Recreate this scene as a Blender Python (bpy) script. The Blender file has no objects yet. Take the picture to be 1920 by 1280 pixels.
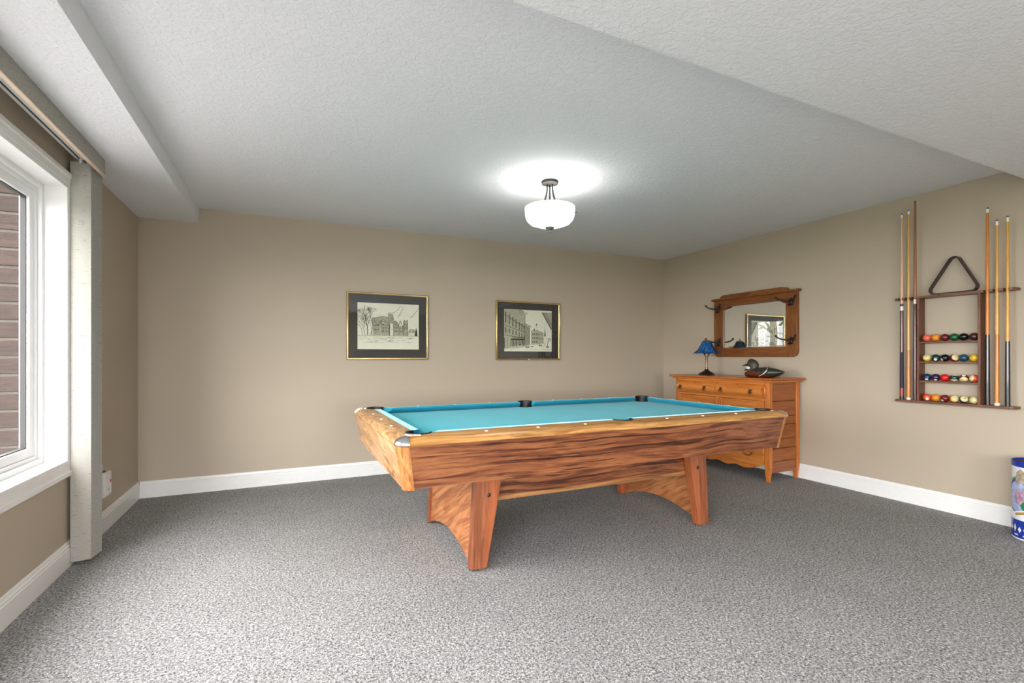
import bpy, bmesh, math, random
from mathutils import Vector, Matrix
R = math.radians
scene = bpy.context.scene
random.seed(7)

# ------------------------------------------------------------------ camera, world, light, exposure
FPX, YAW, HORIZON, ZC = 904.83, 0.4391, 670.3, 1.1565
cam_d = bpy.data.cameras.new('camera')
cam = bpy.data.objects.new('camera', cam_d)
scene.collection.objects.link(cam)
scene.camera = cam
cam_d.sensor_fit = 'HORIZONTAL'
cam_d.sensor_width = 36.0
cam_d.lens = FPX / 1920 * 36.0
cam_d.shift_y = (HORIZON - 640) / 1920
cam_d.clip_start = 0.02
cam_d.clip_end = 200
cam.location = (0, 0, ZC)
cam.rotation_euler = (math.pi / 2, 0, -YAW)

world = bpy.data.worlds.new('overcast_sky')
scene.world = world
world.use_nodes = True
bgn = world.node_tree.nodes['Background']
bgn.inputs[0].default_value = (1.0, 0.985, 0.995, 1)
bgn.inputs[1].default_value = 15.0

vs = scene.view_settings
vs.view_transform = 'Standard'
vs.look = 'None'
vs.gamma = 1.0
vs.use_curve_mapping = False
vs.exposure = 0.48
cyc = scene.cycles
cyc.max_bounces = 11
cyc.diffuse_bounces = 6
cyc.glossy_bounces = 6
cyc.transparent_max_bounces = 16
cyc.transmission_bounces = 8
cyc.sample_clamp_indirect = 6.0
cyc.caustics_reflective = False
cyc.caustics_refractive = False

def portal(name, loc, rot, sx, sy):
    l = bpy.data.lights.new(name, 'AREA')
    l.shape = 'RECTANGLE'; l.size = sx; l.size_y = sy
    l.cycles.is_portal = True
    o = bpy.data.objects.new(name, l)
    o.location = loc; o.rotation_euler = rot
    scene.collection.objects.link(o)
# sky portals: they add no light of their own, they only guide sampling to the window openings
portal('daylight_portal', (-1.40, 2.58, 1.34), (0, -R(90), 0), 1.6, 1.75)
portal('daylight_portal', (-1.40, -0.95, 1.1), (0, -R(90), 0), 2.15, 3.85)
portal('daylight_portal', (0.185, -3.45, 1.14), (R(90), 0, 0), 2.3, 2.15)

# ------------------------------------------------------------------ constants of the room
XL, XR, YB, YF, H = -1.0974, 4.5025, 4.8982, -3.2, 2.44
ZBK, XBK, YBK = 2.313, -0.67, 1.417

# ------------------------------------------------------------------ mesh helper
class MB:
    def __init__(s): s.v = []; s.f = []
    def add(s, vs_, fs):
        b = len(s.v); s.v += [tuple(p) for p in vs_]; s.f += [tuple(b + i for i in f) for f in fs]; return s
    def box(s, x0, x1, y0, y1, z0, z1):
        x0, x1 = sorted((x0, x1)); y0, y1 = sorted((y0, y1)); z0, z1 = sorted((z0, z1))
        return s.add([(x0,y0,z0),(x1,y0,z0),(x1,y1,z0),(x0,y1,z0),(x0,y0,z1),(x1,y0,z1),(x1,y1,z1),(x0,y1,z1)],
                     [(0,3,2,1),(4,5,6,7),(0,1,5,4),(1,2,6,5),(2,3,7,6),(3,0,4,7)])
    def hexa(s, bot, top):
        return s.add(list(bot) + list(top), [(0,3,2,1),(4,5,6,7),(0,1,5,4),(1,2,6,5),(2,3,7,6),(3,0,4,7)])
    def loft(s, rings, cap=True, closed=True, loop=False):
        n = len(rings[0]); vs_ = [p for r in rings for p in r]; fs = []
        m = len(rings)
        for i in range(m if loop else m - 1):
            a = i * n; b = ((i + 1) % m) * n
            for j in range(n if closed else n - 1):
                k = (j + 1) % n
                fs.append((a + j, a + k, b + k, b + j))
        if cap and not loop:
            fs.append(tuple(range(n - 1, -1, -1))); fs.append(tuple((m - 1) * n + j for j in range(n)))
        return s.add(vs_, fs)
    def prism(s, poly, fn, a, b):
        """extrude 2D polygon: fn(u, v, h)->xyz from h=a to h=b"""
        return s.loft([[fn(u, v, a) for u, v in poly], [fn(u, v, b) for u, v in poly]])
    def lathe(s, prof, c, seg=24, axis='z', cap=True):
        rings = []
        for r, h in prof:
            ring = []
            for i in range(seg):
                t = 2 * math.pi * i / seg
                a, b = r * math.cos(t), r * math.sin(t)
                ring.append({'z': (c[0]+a, c[1]+b, c[2]+h), 'x': (c[0]+h, c[1]+a, c[2]+b), 'y': (c[0]+a, c[1]+h, c[2]+b)}[axis])
            rings.append(ring)
        return s.loft(rings, cap=cap)
    def tube(s, pts, rad, seg=8, cap=True):
        pts = [Vector(p) for p in pts]; rings = []
        up = None
        for i, p in enumerate(pts):
            d = (pts[min(i+1, len(pts)-1)] - pts[max(i-1, 0)]).normalized()
            if up is None:
                up = d.orthogonal().normalized()
            else:
                up = (up - d * up.dot(d)); up = up.normalized() if up.length > 1e-6 else d.orthogonal().normalized()
            w = d.cross(up)
            r = rad[i] if isinstance(rad, (list, tuple)) else rad
            rings.append([tuple(p + (up * math.cos(2*math.pi*k/seg) + w * math.sin(2*math.pi*k/seg)) * r) for k in range(seg)])
        return s.loft(rings, cap=cap)
    def sphere(s, c, r, seg=20, rings=12):
        rx, ry, rz = r if isinstance(r, (tuple, list)) else (r, r, r)
        prof = []
        for i in range(rings + 1):
            t = math.pi * i / rings
            k = max(math.sin(t), 0.004); h = -math.cos(t)
            prof.append([(c[0]+rx*k*math.cos(2*math.pi*j/seg), c[1]+ry*k*math.sin(2*math.pi*j/seg), c[2]+rz*h) for j in range(seg)])
        return s.loft(prof)
    def build(s, name, mat, parent=None, smooth=None, bevel=0, recalc=True, origin=None):
        if parent is not None:
            off = Vector(origin_of(parent))
        elif origin is not None:
            off = Vector(origin)
        else:
            xs, ys, zs = zip(*s.v)
            off = Vector(((min(xs)+max(xs))/2, (min(ys)+max(ys))/2, min(zs)))
        me = bpy.data.meshes.new(name)
        me.from_pydata([tuple(Vector(p) - off) for p in s.v], [], s.f)
        if recalc:
            bm = bmesh.new(); bm.from_mesh(me)
            bmesh.ops.recalc_face_normals(bm, faces=bm.faces); bm.to_mesh(me); bm.free()
        me.materials.append(mat)
        o = bpy.data.objects.new(name, me)
        scene.collection.objects.link(o)
        if parent is not None:
            o.parent = parent
        else:
            o.location = off
        o['o_'] = tuple(off)
        if smooth is not None:
            for p in me.polygons: p.use_smooth = True
            me.set_sharp_from_angle(angle=R(smooth))
        if bevel:
            b = o.modifiers.new('bevel', 'BEVEL'); b.width = bevel; b.segments = 2; b.limit_method = 'ANGLE'; b.angle_limit = R(40)
            for p in me.polygons: p.use_smooth = True
            me.set_sharp_from_angle(angle=R(35))
        return o

def origin_of(o): return tuple(o['o_'])
def box(name, mat, parent, *a, **k): return MB().box(*a).build(name, mat, parent, **k)
def tag(o, label=None, cat=None, group=None, kind=None):
    if label: o['label'] = label
    if cat: o['category'] = cat
    if group: o['group'] = group
    if kind: o['kind'] = kind
    return o
def thing(name, loc, label, cat, group=None):
    o = bpy.data.objects.new(name, None); o.location = loc; o.empty_display_size = 0.1
    scene.collection.objects.link(o); o['o_'] = tuple(loc)
    return tag(o, label, cat, group)
def struct_root(name, loc=(0, 0, 0)):
    o = bpy.data.objects.new(name, None); o.location = loc
    scene.collection.objects.link(o); o['o_'] = tuple(loc); o['kind'] = 'structure'
    return o
def struct(o): o['kind'] = 'structure'; return o

# ------------------------------------------------------------------ materials
def srgb(r, g, b):
    f = lambda c: (c/255/12.92) if c/255 <= 0.04045 else ((c/255 + 0.055)/1.055)**2.4
    return (f(r), f(g), f(b), 1)

class NT:
    def __init__(s, name):
        s.m = bpy.data.materials.new(name); s.m.use_nodes = True
        s.t = s.m.node_tree; s.n = s.t.nodes; s.l = s.t.links
        s.p = s.n['Principled BSDF']; s.out = s.n['Material Output']
    def node(s, typ, **kw):
        n = s.n.new(typ)
        for k, v in kw.items():
            if hasattr(n, k) and not k[0].isupper(): setattr(n, k, v)
            else: n.inputs[k].default_value = v
        return n
    def link(s, a, b): s.l.new(a, b)
    def coord(s, scale=(1, 1, 1), kind='Object', rot=(0, 0, 0), loc=(0, 0, 0)):
        tc = s.node('ShaderNodeTexCoord'); mp = s.node('ShaderNodeMapping')
        mp.inputs['Scale'].default_value = scale; mp.inputs['Rotation'].default_value = rot; mp.inputs['Location'].default_value = loc
        s.link(tc.outputs[kind], mp.inputs['Vector']); return mp.outputs[0]
    def noise(s, vec, scale, detail=3, rough=0.5, dist=0.0):
        n = s.node('ShaderNodeTexNoise'); n.inputs['Scale'].default_value = scale; n.inputs['Detail'].default_value = detail
        n.inputs['Roughness'].default_value = rough; n.inputs['Distortion'].default_value = dist
        if vec is not None: s.link(vec, n.inputs['Vector'])
        return n.outputs[0]
    def ramp(s, fac, stops, interp='LINEAR'):
        r = s.node('ShaderNodeValToRGB'); r.color_ramp.interpolation = interp
        el = r.color_ramp.elements
        while len(el) < len(stops): el.new(0.5)
        for e, (p, c) in zip(el, stops): e.position = p; e.color = c
        s.link(fac, r.inputs[0]); return r.outputs[0]
    def mix(s, fac, a, b, mode='MIX'):
        n = s.node('ShaderNodeMix'); n.data_type = 'RGBA'; n.blend_type = mode
        for i, v in ((0, fac), (6, a), (7, b)):
            if hasattr(v, 'is_linked') or isinstance(v, bpy.types.NodeSocket): s.link(v, n.inputs[i])
            else: n.inputs[i].default_value = v
        return n.outputs[2]
    def math(s, op, a, b=None):
        n = s.node('ShaderNodeMath'); n.operation = op
        for i, v in enumerate((a, b)):
            if v is None: continue
            if isinstance(v, bpy.types.NodeSocket): s.link(v, n.inputs[i])
            else: n.inputs[i].default_value = v
        return n.outputs[0]
    def color(s, c):
        if isinstance(c, bpy.types.NodeSocket): s.link(c, s.p.inputs['Base Color'])
        else: s.p.inputs['Base Color'].default_value = c
    def bump(s, h, strength=0.3, dist=0.01):
        b = s.node('ShaderNodeBump'); b.inputs['Strength'].default_value = strength; b.inputs['Distance'].default_value = dist
        s.link(h, b.inputs['Height']); s.link(b.outputs[0], s.p.inputs['Normal'])
    def set(s, **kw):
        for k, v in kw.items(): s.p.inputs[k.replace('_', ' ')].default_value = v
        return s

def plain(name, c, rough=0.5, metal=0.0, spec=0.5, vary=0.06, vscale=20, bump=0.0, coat=0.0):
    t = NT(name)
    n = t.noise(t.coord(), vscale, 3)
    a = tuple(min(1, x*(1+vary)) for x in c[:3]) + (1,); b = tuple(x*(1-vary) for x in c[:3]) + (1,)
    t.color(t.ramp(n, [(0.3, b), (0.7, a)]))
    t.set(Roughness=rough, Metallic=metal)
    t.p.inputs['Specular IOR Level'].default_value = spec
    t.p.inputs['Coat Weight'].default_value = coat
    if bump: t.bump(n, bump, 0.002)
    return t.m

def wood(name, dark, mid, light, axis='X', scale=1.0, rough=0.38, contrast=1.0, rot=(0, 0, 0), streak=0.35, dist=1.2, warp=0.03, line=(0.42, 0.36, 0.34, 1)):
    t = NT(name)
    base = t.coord(rot=rot)
    # slow warp of the grain
    lo = t.node('ShaderNodeMapping'); lo.inputs['Scale'].default_value = {'X': (1.6, 5, 5), 'Y': (5, 1.6, 5), 'Z': (5, 5, 1.6)}[axis]
    t.link(base, lo.inputs['Vector'])
    wn = t.node('ShaderNodeTexNoise'); wn.inputs['Scale'].default_value = 1.0*scale; wn.inputs['Detail'].default_value = 2
    t.link(lo.outputs[0], wn.inputs['Vector'])
    sub = t.node('ShaderNodeVectorMath'); sub.operation = 'SUBTRACT'; sub.inputs[1].default_value = (0.5, 0.5, 0.5); t.link(wn.outputs['Color'], sub.inputs[0])
    mul = t.node('ShaderNodeVectorMath'); mul.operation = 'SCALE'; mul.inputs['Scale'].default_value = warp*3; t.link(sub.outputs[0], mul.inputs[0])
    add = t.node('ShaderNodeVectorMath'); add.operation = 'ADD'; t.link(base, add.inputs[0]); t.link(mul.outputs[0], add.inputs[1])
    def stretched(k_al, k_ac):
        mp = t.node('ShaderNodeMapping'); mp.inputs['Scale'].default_value = {'X': (k_al, k_ac, k_ac), 'Y': (k_ac, k_al, k_ac), 'Z': (k_ac, k_ac, k_al)}[axis]
        t.link(add.outputs[0], mp.inputs['Vector']); return mp.outputs[0]
    n = t.noise(stretched(1.3*scale, 17*scale), 1.6, 6, 0.6, dist)
    k = 0.18/contrast
    col = t.ramp(n, [(0.5-2*k, dark), (0.5-0.4*k, mid), (0.5+0.6*k, light), (0.5+1.8*k, mid)])
    n2 = t.noise(stretched(1.1*scale, 62*scale), 1.0, 4, 0.62, 0.25)
    n3 = t.noise(stretched(4*scale, 190*scale), 1.0, 2, 0.5, 0.2)
    m = t.ramp(n2, [(0.37, line), (0.47, (0.86, 0.84, 0.83, 1)), (0.56, (1, 1, 1, 1))])
    col = t.mix(min(1.0, streak*2), col, m, 'MULTIPLY')
    col = t.mix(streak*0.8, col, t.ramp(n3, [(0.38, (0.7, 0.66, 0.62, 1)), (0.55, (1, 1, 1, 1))]), 'MULTIPLY')
    t.color(col)
    t.set(Roughness=rough)
    t.bump(n3, 0.05, 0.002)
    return t.m

M = {}
# wall paint
t = NT('taupe_wall_paint')
n1 = t.noise(t.coord(), 1.3, 2); n2 = t.noise(t.coord(), 160, 3)
t.color(t.ramp(n1, [(0.3, (0.440, 0.372, 0.288, 1)), (0.7, (0.462, 0.392, 0.304, 1))]))
t.set(Roughness=0.55); t.p.inputs['Specular IOR Level'].default_value = 0.35; t.bump(n2, 0.08, 0.002)
M['wall'] = t.m
# ceiling: knock-down texture
t = NT('white_textured_ceiling')
v = t.coord()
n1 = t.noise(v, 36, 4, 0.6, 0.9); n2 = t.noise(v, 100, 3, 0.6, 0.5)
h = t.math('ADD', t.ramp(n1, [(0.42, (0, 0, 0, 1)), (0.60, (1, 1, 1, 1))]), t.math('MULTIPLY', n2, 0.5))
t.color((0.76, 0.77, 0.79, 1)); t.set(Roughness=0.85); t.p.inputs['Specular IOR Level'].default_value = 0.1
t.bump(h, 0.37, 0.006)
M['ceiling'] = t.m
# carpet
t = NT('grey_flecked_carpet')
v = t.coord()
n1 = t.noise(v, 110, 2, 0.6, 0.6); n2 = t.noise(v, 260, 2, 0.6, 0.3); n3 = t.noise(v, 2.2, 3)
f = t.math('ADD', t.math('MULTIPLY', n1, 0.62), t.math('MULTIPLY', n2, 0.38))
c = t.ramp(f, [(0.36, (0.075, 0.074, 0.073, 1)), (0.46, (0.235, 0.233, 0.230, 1)), (0.55, (0.44, 0.437, 0.432, 1)), (0.65, (0.75, 0.745, 0.738, 1))])
c = t.mix(1.0, c, t.ramp(n3, [(0.35, (0.93, 0.93, 0.93, 1)), (0.65, (1, 1, 1, 1))]), 'MULTIPLY')
t.color(c); t.set(Roughness=0.95); t.p.inputs['Specular IOR Level'].default_value = 0.05
t.bump(f, 0.9, 0.012)
M['carpet'] = t.m
M['white_trim'] = plain('white_trim_paint', (0.80, 0.80, 0.79, 1), 0.32, vary=0.015)
M['vinyl'] = plain('white_window_vinyl', (0.80, 0.81, 0.81, 1), 0.3, vary=0.01)
M['gasket'] = plain('dark_gasket', (0.03, 0.03, 0.03, 1), 0.6)
M['plastic'] = plain('white_plastic', (0.78, 0.78, 0.76, 1), 0.3, vary=0.02)
M['red'] = plain('red_indicator', (0.55, 0.02, 0.03, 1), 0.3)
M['greyprint'] = plain('grey_print', (0.35, 0.35, 0.34, 1), 0.5)

def thin_glass(name, refl=1.0, tint=(1, 1, 1, 1), ior=1.5):
    t = NT(name); t.n.remove(t.p)
    tr = t.node('ShaderNodeBsdfTransparent'); tr.inputs[0].default_value = tint
    gl = t.node('ShaderNodeBsdfGlossy'); gl.inputs['Roughness'].default_value = 0.0; gl.inputs[0].default_value = (1, 1, 1, 1)
    # Schlick reflectance, the same from either face of the thin pane (half of it per face)
    ge = t.node('ShaderNodeNewGeometry'); dt = t.node('ShaderNodeVectorMath'); dt.operation = 'DOT_PRODUCT'
    t.link(ge.outputs['Normal'], dt.inputs[0]); t.link(ge.outputs['Incoming'], dt.inputs[1])
    cs = t.math('ABSOLUTE', dt.outputs['Value'])
    sch = t.math('ADD', t.math('MULTIPLY', t.math('POWER', t.math('SUBTRACT', 1.0, cs), 5.0), 0.96), 0.04)
    sch = t.math('MULTIPLY', sch, refl)
    mx = t.node('ShaderNodeMixShader')
    t.link(sch, mx.inputs[0]); t.link(tr.outputs[0], mx.inputs[1]); t.link(gl.outputs[0], mx.inputs[2])
    t.link(mx.outputs[0], t.out.inputs[0])
    return t.m
M['pane'] = thin_glass('window_glass', refl=0.14, tint=(0.985, 0.99, 0.987, 1))
M['picglass'] = thin_glass('picture_glass')

# table
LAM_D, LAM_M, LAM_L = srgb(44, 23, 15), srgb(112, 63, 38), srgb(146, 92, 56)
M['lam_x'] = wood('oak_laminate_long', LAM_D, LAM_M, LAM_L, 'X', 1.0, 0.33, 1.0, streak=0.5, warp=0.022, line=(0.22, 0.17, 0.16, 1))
M['lam_y_lit'] = wood('oak_laminate_end_lit', srgb(100, 66, 40), srgb(172, 126, 80), srgb(198, 156, 108), 'Y', 1.0, 0.33, 1.0, rot=(R(-10), 0, 0), streak=0.45, warp=0.06)  # lighter copy of the laminate: window light on the table ends put into colour
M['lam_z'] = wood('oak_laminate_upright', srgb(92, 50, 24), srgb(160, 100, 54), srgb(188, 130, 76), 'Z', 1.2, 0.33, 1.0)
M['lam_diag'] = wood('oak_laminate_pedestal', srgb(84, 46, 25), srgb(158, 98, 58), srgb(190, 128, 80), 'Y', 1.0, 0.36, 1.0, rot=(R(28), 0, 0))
M['rail'] = wood('golden_oak_rail', srgb(140, 92, 46), srgb(182, 130, 70), srgb(204, 154, 92), 'X', 1.0, 0.16, 0.9)
M['strip'] = wood('shaded_oak_strip', srgb(112, 74, 42), srgb(146, 100, 58), srgb(164, 118, 72), 'X', 1.0, 0.4, 0.9)  # darker copy of the rail oak: shade under the table painted in
M['rail_y'] = wood('golden_oak_rail_end', srgb(130, 84, 42), srgb(186, 130, 70), srgb(212, 160, 96), 'Y', 1.0, 0.25, 1.0)
M['post'] = wood('orange_brown_post', srgb(112, 58, 32), srgb(146, 80, 46), srgb(160, 92, 56), 'Z', 0.7, 0.35, 0.9, streak=0.2)
M['post_outer'] = wood('brown_post_board', srgb(84, 44, 26), srgb(126, 70, 42), srgb(146, 88, 56), 'Z', 1.0, 0.35, 0.9, streak=0.3)
t = NT('turquoise_cloth')
n = t.noise(t.coord(), 420, 2); n2 = t.noise(t.coord(), 3, 2)
t.color(t.ramp(n2, [(0.3, (0.032, 0.450, 0.555, 1)), (0.7, (0.040, 0.485, 0.590, 1))]))
t.set(Roughness=0.9); t.p.inputs['Specular IOR Level'].default_value = 0.15
t.p.inputs['Sheen Weight'].default_value = 0.10; t.p.inputs['Sheen Roughness'].default_value = 0.4
t.bump(n, 0.15, 0.001); M['cloth'] = t.m
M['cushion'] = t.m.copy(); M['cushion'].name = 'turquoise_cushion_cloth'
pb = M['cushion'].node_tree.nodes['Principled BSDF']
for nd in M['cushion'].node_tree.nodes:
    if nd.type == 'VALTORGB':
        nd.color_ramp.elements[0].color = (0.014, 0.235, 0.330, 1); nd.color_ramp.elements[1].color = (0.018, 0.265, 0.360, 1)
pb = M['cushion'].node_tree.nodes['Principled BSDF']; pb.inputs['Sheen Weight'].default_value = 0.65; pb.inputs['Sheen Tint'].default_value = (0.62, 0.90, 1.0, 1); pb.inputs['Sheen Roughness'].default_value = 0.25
M['black_rubber'] = plain('black_rubber', (0.008, 0.008, 0.010, 1), 0.45)
M['black_metal'] = plain('black_metal', (0.012, 0.011, 0.010, 1), 0.4)
M['chrome'] = plain('brushed_aluminium', (0.72, 0.72, 0.72, 1), 0.22, 1.0, vary=0.03)
M['nickel'] = plain('brushed_nickel', (0.46, 0.45, 0.43, 1), 0.32, 1.0, vary=0.03)
M['fixture'] = plain('satin_nickel_fixture', (0.055, 0.054, 0.052, 1), 0.5, 1.0, vary=0.03)
M['pearl'] = plain('pearl_inlay', (0.85, 0.84, 0.80, 1), 0.2)

# furniture
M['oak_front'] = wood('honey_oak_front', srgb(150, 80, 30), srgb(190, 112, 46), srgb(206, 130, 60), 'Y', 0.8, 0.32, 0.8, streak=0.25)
M['oak_side_shaded'] = wood('honey_oak_side_shaded', srgb(104, 54, 22), srgb(142, 78, 34), srgb(158, 92, 44), 'X', 0.8, 0.32, 0.8, streak=0.25)  # darker copy of the front oak: shade on the side put into colour
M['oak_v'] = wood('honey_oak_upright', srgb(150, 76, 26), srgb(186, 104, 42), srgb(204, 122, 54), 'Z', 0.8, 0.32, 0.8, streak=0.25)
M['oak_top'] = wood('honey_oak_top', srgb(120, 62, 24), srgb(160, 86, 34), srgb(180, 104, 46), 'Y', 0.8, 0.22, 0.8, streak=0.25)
M['frame_oak'] = wood('quartered_oak_frame', srgb(78, 40, 15), srgb(116, 64, 25), srgb(140, 84, 36), 'Y', 1.4, 0.4, 0.9)
M['frame_oak_v'] = wood('quartered_oak_frame_upright', srgb(78, 40, 15), srgb(116, 64, 25), srgb(140, 84, 36), 'Z', 1.4, 0.4, 0.9)
M['brass'] = plain('aged_brass', (0.40, 0.29, 0.13, 1), 0.32, 1.0, vary=0.1)
M['iron'] = plain('dark_iron', (0.018, 0.014, 0.012, 1), 0.42, 0.3)
M['bronze'] = plain('dark_bronze', (0.030, 0.018, 0.014, 1), 0.35, 0.5)
M['bronze_l'] = plain('pale_bronze', (0.30, 0.22, 0.17, 1), 0.4, 0.7)
t = NT('silvered_mirror'); t.color((0.90, 0.91, 0.90, 1)); t.set(Roughness=0.01, Metallic=1.0); M['mirror'] = t.m
t = NT('blue_art_glass')
n = t.noise(t.coord((1, 1, 0.5)), 38, 4, 0.6, 1.5)
t.color(t.ramp(n, [(0.35, (0.004, 0.016, 0.09, 1)), (0.5, (0.008, 0.08, 0.30, 1)), (0.62, (0.02, 0.22, 0.42, 1)), (0.75, (0.10, 0.36, 0.42, 1))]))
t.set(Roughness=0.12); M['blue_glass'] = t.m
M['walnut_y'] = wood('walnut_rack', srgb(60, 32, 20), srgb(100, 60, 38), srgb(128, 82, 54), 'Y', 1.5, 0.4, 0.8)
M['walnut_z'] = wood('walnut_rack_upright', srgb(60, 30, 18), srgb(96, 55, 34), srgb(122, 76, 48), 'Z', 1.5, 0.4, 0.8)
M['triangle'] = plain('dark_brown_plastic', (0.030, 0.013, 0.010, 1), 0.38)
M['gold'] = plain('gold_frame_metal', (0.72, 0.52, 0.24, 1), 0.24, 1.0, vary=0.05)
M['mat'] = plain('charcoal_mat_board', (0.020, 0.021, 0.022, 1), 0.8)
M['paper'] = plain('cream_paper', (0.74, 0.75, 0.60, 1), 0.85, vary=0.03)
M['ink'] = plain('dark_ink', (0.018, 0.018, 0.012, 1), 0.9)
M['wash'] = plain('grey_ink_wash', (0.40, 0.40, 0.29, 1), 0.9, vary=0.4, vscale=220)
t = NT('linen_blind_fabric')
v = t.coord((60, 60, 900)); n = t.noise(v, 1.0, 3, 0.6); sl = t.noise(t.coord((25, 25, 260)), 1.0, 2, 0.5, 0.5)
c = t.ramp(n, [(0.3, (0.285, 0.272, 0.238, 1)), (0.7, (0.40, 0.385, 0.345, 1))])
c = t.mix(t.ramp(sl, [(0.62, (0, 0, 0, 1)), (0.70, (0.7, 0.7, 0.7, 1))]), c, (0.18, 0.16, 0.13, 1))
t.color(c); t.set(Roughness=0.85); t.bump(n, 0.25, 0.001); M['linen'] = t.m
M['cream_trim'] = plain('cream_trim_strip', (0.66, 0.50, 0.36, 1), 0.4)
t = NT('frosted_shade_glass')
t.color((0.9, 0.9, 0.88, 1)); t.p.inputs['Emission Color'].default_value = (1, 0.985, 0.95, 1); t.p.inputs['Emission Strength'].default_value = 2.6
t.set(Roughness=0.4); M['shade'] = t.m
t = NT('brown_brick')
n = t.noise(t.coord((14, 14, 60)), 1.0, 4, 0.6, 0.8); n2 = t.noise(t.coord(), 3.0, 2)
c = t.ramp(n, [(0.32, (0.016, 0.0072, 0.0042, 1)), (0.6, (0.034, 0.0165, 0.0105, 1)), (0.75, (0.050, 0.028, 0.019, 1))])
t.color(t.mix(1.0, c, t.ramp(n2, [(0.35, (0.7, 0.7, 0.75, 1)), (0.65, (1, 1, 1, 1))]), 'MULTIPLY')); t.set(Roughness=0.9); t.bump(n, 0.5, 0.004)
M['brick'] = t.m
M['mortar'] = plain('grey_mortar', (0.085, 0.072, 0.060, 1), 0.9, vary=0.12, vscale=60)

# ------------------------------------------------------------------ the shell of the room
WT = 0.17
fl = MB().box(XL-0.02, XR+0.02, YF-0.02, YB+0.02, -0.10, 0).build('floor', M['carpet'], origin=(0, 0, 0)); struct(fl)
ce = MB().box(XL-WT, XR+0.15, YF-0.15, YB+0.15, H, H+0.12).build('ceiling', M['ceiling'], origin=(0, 0, H)); struct(ce)
MB().box(XL, XBK, YBK, YB, ZBK, H).build('bulkhead', M['ceiling'], ce)
MB().box(XL, XR, YF, YBK, ZBK, H).build('bulkhead', M['ceiling'], ce)
struct(MB().box(XL-WT, XR+0.15, YB, YB+0.15, -0.1, H).build('wall_back', M['wall'], origin=(0, YB, 0)))
struct(MB().box(XR, XR+0.15, YF, YB, -0.1, H).build('wall_right', M['wall'], origin=(XR, 0, 0)))
# left wall with two openings, the rear one added for extra daylight
WA = (1.72, 3.447, 0.585, 2.095)
WB = (-2.85, 0.95, 0.08, 2.095)
def wall_with_holes(mb, x0, x1, y0, y1, z0, z1, holes):
    ys = y0
    for (a, b, c, d) in sorted(holes):
        mb.box(x0, x1, ys, a, z0, z1); mb.box(x0, x1, a, b, z0, c); mb.box(x0, x1, a, b, d, z1); ys = b
    mb.box(x0, x1, ys, y1, z0, z1); return mb
wl = wall_with_holes(MB(), XL-WT, XL, YF, YB, -0.1, H, [WA, WB]).build('wall_left', M['wall'], origin=(XL, 0, 0)); struct(wl)
# brick veneer outside; the bricks of the reveal are single pieces
REV = 3.405
vx0, vx1 = -1.365, -1.268
holes = [(WA[0]+0.04, REV+0.012, 0.50, 2.2), (WB[0]+0.04, WB[1]-0.04, 0.05, 2.2)]
wall_with_holes(MB(), vx0+0.008, vx1, YF-0.1, YB+0.2, -0.1, 3.0, holes).build('brick_backing', M['mortar'], wl)
bz = 0.505; k = 0
while bz < 2.18:
    jx = random.uniform(-0.006, 0.006); jy = random.uniform(0, 0.004)
    box('brick', M['brick'], wl, vx0-0.004+jx, -1.268, REV+jy, REV+0.2, bz, bz+0.081, bevel=0.004)
    bz += 0.0945; k += 1
# wall behind the camera with a wide window added to bring in daylight
WC = (-0.95, 1.32, 0.08, 2.2)
wf = MB()
wf.box(XL-WT, WC[0], YF-0.15, YF, -0.1, H).box(WC[1], XR+0.15, YF-0.15, YF, -0.1, H).box(WC[0], WC[1], YF-0.15, YF, -0.1, WC[2]).box(WC[0], WC[1], YF-0.15, YF, WC[3], H)
struct(wf.build('wall_front', M['wall'], origin=(0, YF, 0)))

# baseboards: swept profile (d from wall, z)
BP = [(0, 0), (0.015, 0), (0.015, 0.098), (0.0115, 0.104), (0.0135, 0.112), (0.0085, 0.120), (0.007, 0.132), (0.004, 0.137), (0, 0.137)]
def baseboard(name, fn, a, b):
    o = MB().loft([[fn(d, z, a) for d, z in BP], [fn(d, z, b) for d, z in BP]]).build(name, M['white_trim'], origin=fn(0, 0, (a+b)/2)); struct(o); return o
baseboard('baseboard_back', lambda d, z, t_: (t_, YB-d, z), XL+0.015, XR-0.015)
baseboard('baseboard_right', lambda d, z, t_: (XR-d, t_, z), YF, YB)
baseboard('baseboard_left', lambda d, z, t_: (XL+d, t_, z), WB[1]+0.09, YB)

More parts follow.
